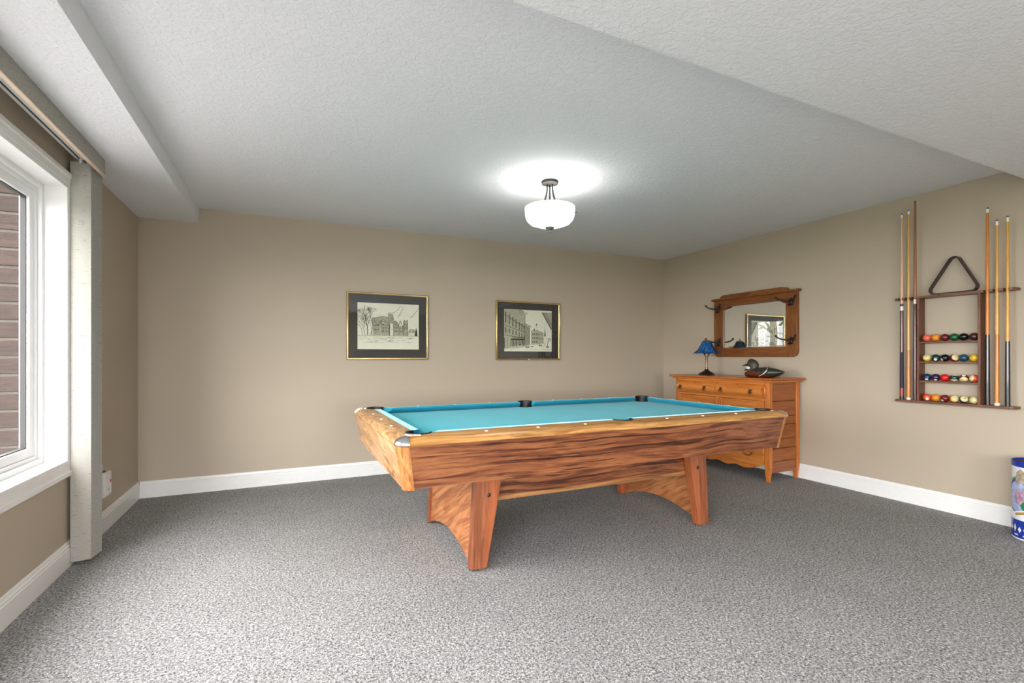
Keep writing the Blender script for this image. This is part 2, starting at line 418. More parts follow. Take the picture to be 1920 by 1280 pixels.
# windows
def window(name, y0, y1, z0, z1, sill_casing=True):
    w = struct_root(name, (XL, (y0+y1)/2, z0))
    jx = -1.185
    # jamb liner boards
    mb = MB()
    mb.box(jx, XL+0.012, y1-0.004, y1+0.014, z0-0.014, z1+0.014); mb.box(jx, XL+0.012, y0-0.014, y0+0.004, z0-0.014, z1+0.014)
    mb.box(jx, XL+0.012, y0, y1, z1-0.004, z1+0.014); mb.box(jx, XL+0.012, y0, y1, z0-0.014, z0+0.004)
    mb.build('jamb', M['white_trim'], w)
    # casing: mitred profile around the opening (o = outward offset, d = proud of the wall)
    CP = [(0.000, 0.0), (0.000, 0.012), (0.006, 0.014), (0.010, 0.011), (0.016, 0.011), (0.022, 0.015), (0.052, 0.018), (0.058, 0.024), (0.078, 0.024), (0.084, 0.018), (0.084, 0.0)]
    rings = []
    for (yy, zz, sy, sz) in ((y0, z0, -1, -1), (y1, z0, 1, -1), (y1, z1, 1, 1), (y0, z1, -1, 1)):
        rings.append([(XL+d, yy+sy*o, zz+sz*o) for o, d in CP])
    MB().loft(rings, loop=True).build('casing', M['white_trim'], w)
    # vinyl frame, stepped
    def ring(mb, x0, x1, a, b):
        mb.box(x0, x1, y0+a, y0+b, z0+a, z1-a); mb.box(x0, x1, y1-b, y1-a, z0+a, z1-a)
        mb.box(x0, x1, y0+b, y1-b, z0+a, z0+b); mb.box(x0, x1, y0+b, y1-b, z1-b, z1-a); return mb
    f = ring(MB(), -1.268, -1.183, 0.0, 0.030); ring(f, -1.268, -1.200, 0.029, 0.052)
    f.build('frame', M['vinyl'], w, bevel=0.003)
    ring(MB(), -1.245, -1.208, 0.050, 0.098).build('sash', M['vinyl'], w, bevel=0.004)
    ring(MB(), -1.243, -1.221, 0.097, 0.104).build('gasket', M['gasket'], w)
    box('pane', M['pane'], w, -1.2365, -1.2315, y0+0.10, y1-0.10, z0+0.10, z1-0.10)
    return w
window('window_1', *WA)
window('added_window_2', *WB)  # unseen second window, added to brighten the room
w3 = struct_root('added_window_3', (0.1, YF, WC[2]))  # unseen window, added to light the room from behind the camera
mb = MB()
for a, b in ((WC[0], WC[0]+0.07), (0.065, 0.135), (WC[1]-0.07, WC[1])): mb.box(a, b, YF-0.12, YF-0.04, WC[2], WC[3])
mb.box(WC[0], WC[1], YF-0.12, YF-0.04, WC[2], WC[2]+0.07).box(WC[0], WC[1], YF-0.12, YF-0.04, WC[3]-0.07, WC[3])
mb.build('frame', M['vinyl'], w3)
box('pane', M['pane'], w3, WC[0]+0.06, 0.07, YF-0.085, YF-0.079, WC[2]+0.06, WC[3]-0.06)
box('pane', M['pane'], w3, 0.13, WC[1]-0.06, YF-0.085, YF-0.079, WC[2]+0.06, WC[3]-0.06)

# ------------------------------------------------------------------ outside: patio, lawn and trees
M['patio'] = plain('pale_concrete', (0.22, 0.215, 0.21, 1), 0.9, vary=0.1, vscale=6)
M['lawn'] = plain('green_lawn', (0.085, 0.105, 0.05, 1), 0.95, vary=0.3, vscale=9)
struct(tag(box('patio', M['patio'], None, -6.5, vx0, -8.5, 7, -0.16, -0.06, origin=(-4, 0, -0.06))))
struct(tag(MB().box(-40, 20, -40, 40, -0.4, -0.17).build('lawn', M['lawn'], origin=(0, 0, -0.17))))
struct(tag(box('patio', M['patio'], None, vx0, 7, -8.5, YF-0.16, -0.16, -0.06, origin=(1, -5, -0.06))))
M['bark'] = wood('grey_bark', (0.10, 0.085, 0.065, 1), (0.19, 0.165, 0.13, 1), (0.28, 0.25, 0.2, 1), 'Z', 3, 0.95, 0.9)
M['leaf'] = plain('spring_leaf', (0.30, 0.42, 0.10, 1), 0.7, vary=0.4, vscale=2)
def tree(x, y, h, r, lean, label, spread, nleaf, seed):
    rnd = random.Random(seed)
    tr = thing('garden_tree', (x, y, -0.17), label, 'tree', 'trees outside the window')
    pts = [(x + lean*i/8*h*0.3 + rnd.uniform(-.04, .04), y + rnd.uniform(-.05, .05), -0.17 + h*i/8) for i in range(9)]
    mb = MB().tube(pts, [r*(1-0.08*i) for i in range(9)], 10)
    ends = []
    for i in range(3, 9):
        for _ in range(2):
            a = rnd.uniform(0, 6.28); L = rnd.uniform(.5, 1.0)*spread
            p = Vector(pts[i]); q = p + Vector((math.cos(a)*L*.5, math.sin(a)*L*.5, L*.35)); e = p + Vector((math.cos(a)*L, math.sin(a)*L, L*.55))
            mb.tube([p, q, e], [r*.3, r*.2, r*.08], 6); ends += [q, e]
    mb.build('trunk', M['bark'], tr, smooth=50)
    lf = MB()
    for _ in range(nleaf):
        c = Vector(rnd.choice(ends)) + Vector((rnd.gauss(0, .35), rnd.gauss(0, .35), rnd.gauss(0, .3)))
        u = Vector((rnd.uniform(-1, 1), rnd.uniform(-1, 1), rnd.uniform(-.5, .5))).normalized(); w_ = u.orthogonal().normalized()
        s_ = rnd.uniform(.05, .10)
        lf.add([c-u*s_, c+w_*s_*.5, c+u*s_, c-w_*s_*.5], [(0, 1, 2, 3)])
    tag(lf.build('foliage', M['leaf'], tr, recalc=False), kind='stuff')
tree(-4.7, -0.3, 5.5, .13, 0.02, 'thick grey tree trunk beyond the window, seen in the mirror', 1.5, 500, 1)
tree(-7.4, -1.5, 5.0, .06, 0.5, 'thin leaning tree with sparse spring leaves, seen in the mirror', 1.2, 420, 2)
tree(-8.6, -5.4, 5.8, .09, -0.1, 'slim upright tree with pale leaves farthest from the house', 1.6, 600, 3)
tree(-9.4, 2.6, 6.0, .12, 0.05, 'leafy spring tree standing at the lawn end beyond the patio', 1.8, 700, 4)

# ------------------------------------------------------------------ pool table
CX, CY = 1.770, 2.890
NX, NY = 1.160, 0.580
ZT = 0.798
table = thing('pool_table', (CX, CY, 0), 'oak pool table with turquoise cloth and aluminium corner caps', 'pool table')
def near(t_, w, z): return (CX+t_, CY-NY-w, z)
def far(t_, w, z): return (CX-t_, CY+NY+w, z)
def lft(t_, w, z): return (CX-NX-w, CY-t_, z)
def rgt(t_, w, z): return (CX+NX+w, CY+t_, z)
W0, WO, RC = 0.050, 0.165, 0.058          # cushion width, outer edge of the rail, corner radius
PC, PR = 0.034, 0.060                     # pocket centre offset and radius
def rail_profile(w_in):
    f = lambda k: w_in + (WO-w_in)*k
    return [(w_in, 0.7535), (w_in, ZT+0.001), (f(.40), ZT-0.002), (f(.66), ZT-0.008), (f(.84), ZT-0.016), (f(.95), ZT-0.024), (WO, ZT-0.031), (WO, ZT-0.036), (WO-0.005, ZT-0.041), (WO-0.012, ZT-0.042)]
def rail(fn, half, t0, t1, sidepocket, mat):
    ts = sorted(set([t0 + (t1-t0)*i/60 for i in range(61)]))
    rings = []
    for t_ in ts:
        w_in = W0
        for c in (-half-PC, half+PC):
            dd = abs(t_ - c)
            if dd < PR and abs(t_) < half + 0.1: w_in = max(w_in, PC + math.sqrt(PR*PR-dd*dd))
        if sidepocket:
            dd = abs(t_)
            if dd < PR: w_in = max(w_in, 0.045 + math.sqrt(PR*PR-dd*dd))
        rings.append([fn(t_, w, z) for w, z in rail_profile(w_in)])
    return MB().loft(rings).build('rail', mat, table, smooth=32)
WC_ = WO - RC                              # cap centre, measured outward from the nose line
rail(near, NX, -(NX+WC_), NX+WC_, True, M['rail'])
rail(far, NX, -(NX+WC_), NX+WC_, True, M['rail'])
rail(lft, NY, -(NY+WC_), NY+WC_, False, M['lam_y_lit'])
rail(rgt, NY, -(NY+WC_), NY+WC_, False, M['lam_y_lit'])
# aluminium corner caps: the rail profile turned round the corner
for sx, sy in ((-1, -1), (1, -1), (1, 1), (-1, 1)):
    c0 = (CX+sx*(NX+WC_), CY+sy*(NY+WC_))
    rings = []
    prof = [(max(w-WC_, 0.001)+0.0015, z+0.0015) for w, z in rail_profile(WC_+0.004)] 
    for i in range(13):
        a = R(90)*i/12
        rings.append([(c0[0]+sx*r*math.cos(a), c0[1]+sy*r*math.sin(a), z) for r, z in prof])
    tag(MB().loft(rings).build('corner_cap', M['chrome'], table, smooth=40), 'aluminium corner cap')
# apron boards (tilted inward towards the bottom)
ZA0, ZA1 = 0.560, 0.7565
def apron(fn, half, mat, lip=0.013):
    wt, wb, th = WO-lip, WO-0.045, 0.022
    e_t, e_b = half+WC_, half+WC_-0.030
    MB().hexa([fn(-e_b, wb-th, ZA0), fn(e_b, wb-th, ZA0), fn(e_b, wb, ZA0), fn(-e_b, wb, ZA0)],
              [fn(-e_t, wt-th, ZA1), fn(e_t, wt-th, ZA1), fn(e_t, wt, ZA1), fn(-e_t, wt, ZA1)]).build('apron', mat, table)
    # narrow lighter edge strip under the apron
    MB().hexa([fn(-e_b, wb-th, ZA0-0.006), fn(e_b, wb-th, ZA0-0.006), fn(e_b, wb+0.001, ZA0-0.006), fn(-e_b, wb+0.001, ZA0-0.006)],
              [fn(-e_b, wb-th, ZA0), fn(e_b, wb-th, ZA0), fn(e_b, wb+0.001, ZA0), fn(-e_b, wb+0.001, ZA0)]).build('edge_strip', mat, table)
apron(near, NX, M['lam_x']); apron(far, NX, M['lam_x']); apron(lft, NY, M['lam_y_lit'], 0.003); apron(rgt, NY, M['lam_y_lit'], 0.003)
for sx, sy in ((-1, -1), (1, -1), (1, 1), (-1, 1)):
    rings = []
    for z, ins in ((ZA0-0.012, 0.031), (ZA1-0.001, 0.0)):
        c0 = (CX+sx*(NX+WC_-ins), CY+sy*(NY+WC_-ins)); ro = RC-0.011
        ring = [(c0[0]+sx*(ro-0.03), c0[1]-sy*0.002, z)]
        ring = [(c0[0]-sx*0.002, c0[1]-sy*0.002, z), (c0[0]+sx*ro, c0[1]-sy*0.002, z)]
        ring += [(c0[0]+sx*ro*math.cos(R(90)*i/10), c0[1]+sy*ro*math.sin(R(90)*i/10), z) for i in range(11)]
        ring += [(c0[0]-sx*0.002, c0[1]+sy*ro, z)]
        rings.append(ring)
    MB().loft(rings).build('corner_post', M['lam_z'], table, smooth=40)
# cushions
CPF = [(W0, 0.757), (0.014, 0.772), (0.003, 0.786), (0.000, 0.791), (0.003, 0.796), (0.010, 0.799), (W0, ZT+0.0015)]
def cushion(fn, t0, t1, d0, d1):
    """nose from t0 to t1; the back edge reaches further out by d0, d1 (pocket facings)"""
    rings = []
    for i in range(3):
        k_ = i/2
        rings.append([fn((t0-d0*w/W0)*(1-k_) + (t1+d1*w/W0)*k_, w, z) for w, z in CPF])
    MB().loft(rings).build('cushion', M['cushion'], table, smooth=50)
CM, SM = 0.078, 0.066
for fn in (near, far):
    cushion(fn, -NX+CM, -SM, 0.046, 0.012); cushion(fn, SM, NX-CM, 0.012, 0.046)
for fn in (lft, rgt): cushion(fn, -NY+CM, NY-CM, 0.046, 0.046)
# bed with pocket cut-outs
def arc(cx_, cy_, r, a0, a1, n=10): return [(cx_+r*math.cos(R(a0+(a1-a0)*i/n)), cy_+r*math.sin(R(a0+(a1-a0)*i/n))) for i in range(n+1)]
bx_, by_ = NX+W0-0.002, NY+W0-0.002
poly = []
q = PR - 0.002
def bite(c, start, end):
    return c
dx = math.sqrt(max(q*q-(by_-NY-PC)**2, 0))
def corner(sx, sy):
    c = (sx*(NX+PC), sy*(NY+PC)); off = math.sqrt(q*q-(W0-0.002-PC)**2)
    p0 = (c[0]-sx*off, sy*by_); p1 = (sx*bx_, c[1]-sy*off)
    a0 = math.atan2(p0[1]-c[1], p0[0]-c[0]); a1 = math.atan2(p1[1]-c[1], p1[0]-c[0])
    mid = math.atan2(-sy, -sx)
    def unwrap(a): 
        while a - mid > math.pi: a -= 2*math.pi
        while a - mid < -math.pi: a += 2*math.pi
        return a
    a0, a1 = unwrap(a0), unwrap(a1)
    return [(c[0]+q*math.cos(a0+(a1-a0)*i/12), c[1]+q*math.sin(a0+(a1-a0)*i/12)) for i in range(13)]
def side(sy):
    c = (0, sy*(NY+0.045)); off = math.sqrt(q*q-(W0-0.002-0.045)**2)
    pts = [(c[0]+off*math.cos(math.pi*i/12)*1.0, c[1]-sy*q*math.sin(math.pi*i/12)) for i in range(13)]
    return pts
poly = corner(-1, -1)[::-1] + side(-1)[::-1] + corner(1, -1) + corner(1, 1)[::-1] + side(1) + corner(-1, 1)
MB().prism([(CX+u, CY+v) for u, v in poly], lambda u, v, h_: (u, v, h_), 0.725, 0.757).build('bed_cloth', M['cloth'], table)
# pockets
def pocket(c, facing, span):
    rings = []
    n = 20
    for i in range(n+1):
        a = facing - span/2 + span*i/n
        ca, sa = math.cos(a), math.sin(a)
        rings.append([(c[0]+r*ca, c[1]+r*sa, z) for r, z in ((PR-0.001, 0.66), (PR-0.001, ZT-0.004), (PR+0.003, ZT+0.003), (PR+0.000, ZT+0.006), (PR-0.006, ZT+0.003), (PR-0.007, 0.66))])
    mb = MB().loft(rings)
    mb.lathe([(PR-0.002, 0.655), (PR-0.002, 0.668)], (c[0], c[1], 0), 20)
    return mb.build('pocket_liner', M['black_rubber'], table, smooth=40)
for sx, sy in ((-1, -1), (1, -1), (1, 1), (-1, 1)):
    pocket((CX+sx*(NX+PC), CY+sy*(NY+PC)), math.atan2(sy, sx), R(250))
for sy in (-1, 1):
    pocket((CX, CY+sy*(NY+0.045)), math.atan2(sy, 0), R(190))
# polished collars that carry each corner cap round its pocket
for sx, sy in ((-1, -1), (1, -1), (1, 1), (-1, 1)):
    c0 = (CX+sx*(NX+PC), CY+sy*(NY+PC)); a0 = math.atan2(sy, sx); rings = []
    for i in range(17):
        a = a0 - R(38) + R(76)*i/16
        rings.append([(c0[0]+r*math.cos(a), c0[1]+r*math.sin(a), z) for r, z in ((PR+0.002, ZT-0.012), (PR+0.002, ZT+0.0045), (PR+0.008, ZT+0.0055), (PR+0.016, ZT+0.003), (PR+0.017, ZT-0.012))])
    tag(MB().loft(rings).build('cap_collar', M['chrome'], table, smooth=40), 'aluminium collar around the corner pocket')
# pearl sights
def sight(fn, t_):
    p = Vector(fn(t_, 0.098, ZT-0.0015))
    MB().lathe([(0.0085, -0.002), (0.0085, 0.0012), (0.0078, 0.0016)], p, 14).build('sight', M['pearl'], table)
for fn in (near, far):
    for i in (1, 2, 3): sight(fn, -NX*i/4); sight(fn, NX*i/4)
for fn in (lft, rgt):
    for i in (-1, 0, 1): sight(fn, i*NY/2)
# slate frame under the bed so that the table is not hollow from below
box('slate_frame', M['lam_x'], table, CX-NX-0.02, CX+NX+0.02, CY-NY-0.02, CY+NY+0.02, 0.60, 0.652)
# pedestals
PY0, PY1 = 2.437, 3.330
for s in (-1, 1):
    px = lambda a: CX + 0.003 + s*a
    for y0, y1 in ((PY0, PY0+0.055), (PY1-0.055, PY1)):
        for b0, b1, t0, t1, mk in ((.780, .806, .672, .762, 'post'), (.806, .872, .762, .838, 'post_outer')):
            MB().hexa([(px(b0), y0, .014), (px(b1), y0, .014), (px(b1), y1, .014), (px(b0), y1, .014)],
                      [(px(t0), y0, .60), (px(t1), y0, .60), (px(t1), y1, .60), (px(t0), y1, .60)]).build('pedestal_post', M[mk], table, bevel=0.001)
        for zc_ in (0.79, 0.86):
            MB().lathe([(0.013, 0.0), (0.013, 0.006), (0.006, 0.008), (0.006, 0.02)], (px(zc_), (y0+y1)/2, 0), 12).build('levelling_foot', M['nickel'], table)
        yb = y0 if y0 < CY else y1
        sg = -1 if y0 < CY else 1
        MB().lathe([(0.011, -0.002*sg), (0.011, 0.003*sg), (0.007, 0.006*sg)], (px(.768), yb, .408), 12, 'y').build('bolt_head', M['black_metal'], table, smooth=40)
    # arched panel
    poly = [(PY0+0.05, 0.030), (PY0+0.05, 0.60), (PY1-0.05, 0.60), (PY1-0.05, 0.030)]
    n = 16
    for i in range(n+1):
        k_ = i/n; yy = PY1-0.05 + (PY0-PY1+0.1)*k_
        poly.append((yy, 0.022 + 0.075*(math.sin(math.pi*k_)**0.9)))
    poly.pop(3)
    def pf(y, z, h_):
        ctr = 0.840 - (z/0.6)*0.034
        return (px(ctr + h_), y, z)
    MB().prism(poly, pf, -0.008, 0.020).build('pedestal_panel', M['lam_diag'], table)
for y0 in (PY0+0.065, PY1-0.087):
    box('stretcher', M['lam_x'], table, CX+0.003-.76, CX+0.003+.76, y0, y0+0.022, 0.375, 0.60)
    box('edge_strip', M['strip'], table, CX+0.003-.76, CX+0.003+.76, y0-0.002, y0+0.024, 0.352, 0.375)

# ------------------------------------------------------------------ dresser
DX0, DX1, DY0, DY1 = 4.040, 4.470, 3.020, 4.195
dr = thing('dresser', ((DX0+DX1)/2, (DY0+DY1)/2, 0), 'honey oak dresser with bowed top drawers against the wall behind the pool table', 'dresser')
# corner posts with tapered feet
for x0, x1 in ((DX0, DX0+0.045), (DX1-0.045, DX1)):
    for y0, y1 in ((DY0, DY0+0.05), (DY1-0.05, DY1)):
        ins = 0.010
        MB().box(x0, x1, y0, y1, 0.13, 0.925).hexa([(x0+ins, y0+ins, 0), (x1-ins, y0+ins, 0), (x1-ins, y1-ins, 0), (x0+ins, y1-ins, 0)], [(x0, y0, .13), (x1, y0, .13), (x1, y1, .13), (x0, y1, .13)]).build('leg', M['oak_v'], dr, bevel=0.003)
# top, two steps
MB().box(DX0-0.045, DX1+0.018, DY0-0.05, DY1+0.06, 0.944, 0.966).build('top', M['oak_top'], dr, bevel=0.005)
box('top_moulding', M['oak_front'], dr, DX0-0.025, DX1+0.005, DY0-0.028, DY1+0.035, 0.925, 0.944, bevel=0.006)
# side planks with joints
seams = [0.925, 0.747, 0.608, 0.528, 0.392, 0.307, 0.186, 0.078]
for yy, sg in ((DY0, 1), (DY1, -1)):
    for i in range(7):
        off = 0.010 if i % 2 == 0 else 0.006
        box('side_panel', M['oak_side_shaded'], dr, DX0+0.043, DX1-0.043, yy+sg*off, yy+sg*(off+0.016), seams[i+1]+0.003, seams[i]-0.001, bevel=0.003)
box('carcass', M['oak_side_shaded'], dr, DX0+0.02, DX1-0.01, DY0+0.026, DY1-0.026, 0.17, 0.925)
# rails between drawers
for z0, z1 in ((0.752, 0.775), (0.905, 0.925), (0.502, 0.52), (0.33, 0.345)):
    box('drawer_rail', M['oak_front'], dr, DX0-0.004, DX0+0.02, DY0+0.05, DY1-0.05, z0, z1, bevel=0.003)
YM = 3.604
box('divider', M['oak_v'], dr, DX0-0.002, DX0+0.02, YM-0.012, YM+0.012, 0.52, 0.752)
def bow(z):                                  # serpentine front profile of the top drawers
    k_ = (z-0.776)/(0.904-0.776)
    return 0.012 + 0.040*math.sin(math.pi*min(1, max(0, k_*1.02)))**0.9
def ring_pull(p, y, z, x):
    pl = MB().lathe([(0.019, 0.0), (0.019, -0.003), (0.012, -0.006), (0.005, -0.012)], (x, y, z), 14, 'x').build('pull_plate', M['bronze'], p, smooth=40)
    pts = [(x-0.010-0.003*math.cos(a), y+0.013*math.sin(a), z-0.012-0.013*math.cos(a)) for a in [2*math.pi*i/14 for i in range(14)]]
    rings = []
    for i in range(14):
        a = 2*math.pi*i/14
        c = Vector((x-0.013, y, z-0.013)); rad = Vector((0, math.sin(a), -math.cos(a)))
        rings.append([tuple(c + rad*(0.016+0.0036*math.cos(b)) + Vector((0.0036*math.sin(b), 0, 0))) for b in [2*math.pi*j/6 for j in range(6)]])
    MB().loft(rings, loop=True).build('ring', M['brass'], pl, smooth=60)
def bail(p, y, z, x):
    for dy in (-0.045, 0.045):
        pl = MB().lathe([(0.012, 0.0), (0.012, -0.003), (0.006, -0.010)], (x, y+dy, z), 12, 'x').build('pull_plate', M['brass'], p, smooth=40)
    pts = [(x-0.012, y-0.045+0.09*i/12, z-0.026*math.sin(math.pi*i/12)**0.7) for i in range(13)]
    MB().tube(pts, 0.0048, 8).build('bail', M['brass'], p, smooth=60)
for y0, y1, pulls, key in ((DY0+0.052, YM-0.004, (3.185, 3.531), 3.352), (YM+0.004, DY1-0.052, (3.743, 4.084), 3.905)):
    zz = [0.776+0.129*i/12 for i in range(13)]
    prof = [(DX0+0.015, 0.776)] + [(DX0-bow(z)+0.008, z) for z in zz] + [(DX0+0.015, 0.905)]
    d = MB().loft([[(x, y0, z) for x, z in prof], [(x, y1, z) for x, z in prof]]).build('drawer', M['oak_front'], dr, smooth=40)
    for yy in pulls: ring_pull(d, yy, 0.838, DX0-bow(0.838)+0.008)
    MB().lathe([(0.007, 0), (0.007, -0.002)], (DX0-bow(0.893)+0.008, key, 0.893), 12, 'x').build('keyhole_plate', M['bronze'], d)
# carved lens ornaments at the ends of the bowed drawers
for yy in (DY0+0.040, DY1-0.040):
    c_ = Vector((DX0-0.006, yy, 0.842))
    o = MB().sphere(c_, (0.018, 0.014, 0.055), 14, 10).build('carved_boss', M['oak_v'], dr, smooth=60)
    for i in range(-2, 3):
        MB().sphere((DX0-0.022, yy, 0.842+i*0.012-0.004), (0.004, 0.008, 0.004), 8, 6).build('carving', M['frame_oak'], o, smooth=60)
# lower drawers
for y0, y1 in ((DY0+0.054, YM-0.014), (YM+0.014, DY1-0.054)):
    d = box('drawer', M['oak_front'], dr, DX0+0.004, DX0+0.03, y0+0.035, y1-0.035, 0.524, 0.748, bevel=0.003)
    box('drawer_stile', M['oak_v'], dr, DX0-0.002, DX0+0.03, y0, y0+0.033, 0.522, 0.75, bevel=0.002)
    box('drawer_stile', M['oak_v'], dr, DX0-0.002, DX0+0.03, y1-0.033, y1, 0.522, 0.75, bevel=0.002)
    ring_pull(d, (y0+y1)/2, 0.64, DX0+0.004)
for z0, z1, zh in ((0.348, 0.499, 0.43), (0.166, 0.327, 0.247)):
    d = box('drawer', M['oak_front'], dr, DX0-0.006, DX0+0.03, DY0+0.054, DY1-0.054, z0, z1, bevel=0.004)
    for yy in (3.237, 3.972): bail(d, yy, zh, DX0-0.006)
# scalloped apron
ap = [(DY0+0.052, 0.165), (DY1-0.052, 0.165)]
L = DY1-DY0-0.104
for i in range(41):
    k_ = i/40; yy = DY1-0.052-L*k_; u = abs(k_-0.5)*2
    if u > 0.62: z = 0.122 + 0.028*math.cos((u-0.62)/0.38*math.pi*0.9)*-1 + 0.0
    else: z = 0.098 + 0.010*math.cos(u/0.62*3*math.pi)
    ap.append((yy, min(max(z, 0.082), 0.150)))
MB().prism(ap, lambda u, v, h_: (h_, u, v), DX0+0.0, DX0+0.02).build('scalloped_apron', M['oak_front'], dr)

# ------------------------------------------------------------------ wall mirror
mi = thing('wall_mirror', (4.48, 3.545, 1.165), 'oak framed mirror with dark iron coat hooks above the dresser', 'mirror')
MY0, MY1, GY0, GY1 = 3.045, 4.040, 3.160, 3.915
MX0, MX1 = 4.468, XR
# side stiles (lower outer corner rounded), rails
def stile(y0, y1, outer):
    pts = [(y0, 1.80), (y1, 1.80)]
    r = 0.055
    if outer > 0: pts = [(y0, 1.165), (y0, 1.80), (y1, 1.80), (y1, 1.165+r)] + [(y1-r+r*math.cos(R(-a)), 1.165+r+r*math.sin(R(-a))) for a in (20, 40, 60, 80, 90)]
    else: pts = [(y1, 1.165), (y1, 1.80), (y0, 1.80), (y0, 1.165+r)] + [(y0+r-r*math.cos(R(-a)), 1.165+r+r*math.sin(R(-a))) for a in (20, 40, 60, 80, 90)]
    return MB().prism(pts, lambda u, v, h_: (h_, u, v), MX0, MX1).build('stile', M['frame_oak_v'], mi, bevel=0.003)
stile(MY0, GY0, -1); stile(GY1, MY1, 1)
box('bottom_rail', M['frame_oak'], mi, MX0+0.001, MX1, GY0, GY1, 1.165, 1.268, bevel=0.002)
# top rail with clipped ogee corners over the glass
tp = [(GY0, 1.80), (GY0, 1.690), (GY0+0.03, 1.700), (GY0+0.06, 1.724), (GY0+0.10, 1.732), (GY1-0.10, 1.732), (GY1-0.06, 1.724), (GY1-0.03, 1.700), (GY1, 1.690), (GY1, 1.80)]
MB().prism(tp, lambda u, v, h_: (h_, u, v), MX0-0.002, MX1).build('top_rail', M['frame_oak'], mi)
# crown with stepped ends
cr = [(MY0-0.022, 1.800), (MY0-0.026, 1.822), (GY0-0.030, 1.824), (GY0-0.005, 1.850), (GY0+0.03, 1.856), (GY1-0.03, 1.856), (GY1+0.005, 1.850), (GY1+0.030, 1.824), (MY1+0.026, 1.822), (MY1+0.022, 1.800)]
MB().prism(cr, lambda u, v, h_: (h_, u, v), MX0-0.022, MX1).build('crown', M['frame_oak'], mi, bevel=0.003)
box('glass', M['mirror'], mi, MX0+0.014, MX1-0.003, GY0-0.008, GY1+0.008, 1.262, 1.74)
# bevelled border strips of the mirror plate
bv = MB()
gx = MX0+0.0135
for (a, b, c_, d_) in (((GY0, 1.268), (GY1, 1.268), (GY1-0.012, 1.280), (GY0+0.012, 1.280)), ((GY1, 1.268), (GY1, 1.735), (GY1-0.012, 1.723), (GY1-0.012, 1.280)), ((GY0, 1.735), (GY0, 1.268), (GY0+0.012, 1.280), (GY0+0.012, 1.723)), ((GY1, 1.735), (GY0, 1.735), (GY0+0.012, 1.723), (GY1-0.012, 1.723))):
    bv.add([(gx+0.0012, *a), (gx+0.0012, *b), (gx-0.0008, *c_), (gx-0.0008, *d_)], [(0, 1, 2, 3)])
bv.build('bevel_edge', M['mirror'], mi)
def hook(y, z, s_):
    hk = MB().sphere((MX0-0.004, y, z-0.012), (0.014, 0.017, 0.036), 12, 8)
    for a in range(5):
        t_ = 2*math.pi*a/5
        hk.sphere((MX0-0.003, y+0.020*math.sin(t_), z-0.012+0.024*math.cos(t_)), (0.009, 0.014, 0.016), 8, 6)
    base = hk.build('coat_hook', M['iron'], mi, smooth=60)
    for d in (-1, 1):
        pts = [(MX0-0.008, y, z), (MX0-0.035, y+d*0.025, z-0.006), (MX0-0.060, y+d*0.060, z+0.002), (MX0-0.078, y+d*0.085, z+0.014), (MX0-0.088, y+d*0.100, z+0.034)]
        MB().tube(pts, [0.011, 0.009, 0.008, 0.007, 0.007], 8).sphere(pts[-1], 0.0115, 10, 8).build('hook_arm', M['iron'], base, smooth=60)
    MB().tube([(MX0-0.006, y, z-0.03), (MX0-0.03, y, z-0.052), (MX0-0.048, y, z-0.040)], [0.006, 0.005, 0.006], 8).build('lower_hook', M['iron'], base, smooth=60)
for y in ((MY0+GY0)/2, (MY1+GY1)/2):
    for z in (1.335, 1.715): hook(y, z, 1)

# ------------------------------------------------------------------ table lamp on the dresser
LX, LY, LZ = 4.22, 3.918, 0.966
la = thing('table_lamp', (LX, LY, LZ), 'small bronze table lamp with blue glass shade on the dresser', 'lamp')
MB().lathe([(0.082, 0), (0.084, 0.010), (0.076, 0.018), (0.052, 0.034), (0.030, 0.044), (0.022, 0.056), (0.016, 0.062)], (LX, LY, LZ), 8).build('base', M['bronze'], la, smooth=30)
MB().lathe([(0.014, 0.058), (0.017, 0.072), (0.013, 0.080), (0.0115, 0.09), (0.0145, 0.200), (0.020, 0.210), (0.022, 0.222), (0.012, 0.240), (0.008, 0.33)], (LX, LY, LZ), 16).build('column', M['bronze_l'], la, smooth=40)
for s in (-1, 1):
    MB().tube([(LX, LY+s*0.012, LZ+0.205), (LX, LY+s*0.034, LZ+0.225), (LX, LY+s*0.036, LZ+0.255), (LX, LY+s*0.014, LZ+0.275)], 0.005, 8).build('scroll_arm', M['bronze'], la, smooth=60)
lamp_ring = [(0.040, 0.372), (0.066, 0.325), (0.095, 0.275), (0.132, 0.243), (0.148, 0.236)]
NPAN = 6
cames = MB()
for i in range(NPAN):
    a0, a1 = 2*math.pi*(i+0.5)/NPAN, 2*math.pi*(i+1.5)/NPAN
    rings = []
    for (r, h_) in lamp_ring:
        row = []
        for k_ in range(7):
            u = k_/6
            x = r*(math.cos(a0)*(1-u)+math.cos(a1)*u); y = r*(math.sin(a0)*(1-u)+math.sin(a1)*u)
            drop = 0.014*math.sin(math.pi*u) if r > 0.14 else 0
            row.append((LX+x*0.985, LY+y*0.985, LZ+h_+drop))
        rings.append(row)
    th = [[(p[0]*1.0+(LX-p[0])*0.03, p[1]+(LY-p[1])*0.03, p[2]-0.003) for p in row] for row in rings]
    full = [row + t2[::-1] for row, t2 in zip(rings, th)]
    MB().loft(full).build('shade_panel', M['blue_glass'], la, smooth=50)
    cames.tube([(LX+r*math.cos(a0), LY+r*math.sin(a0), LZ+h_) for r, h_ in lamp_ring], 0.0028, 6)
cames.build('leading', M['bronze'], la, smooth=60)
MB().lathe([(0.044, 0.368), (0.046, 0.374), (0.030, 0.382), (0.010, 0.386), (0.006, 0.398), (0.009, 0.404), (0.003, 0.412)], (LX, LY, LZ), 16).build('finial_cap', M['brass'], la, smooth=40)

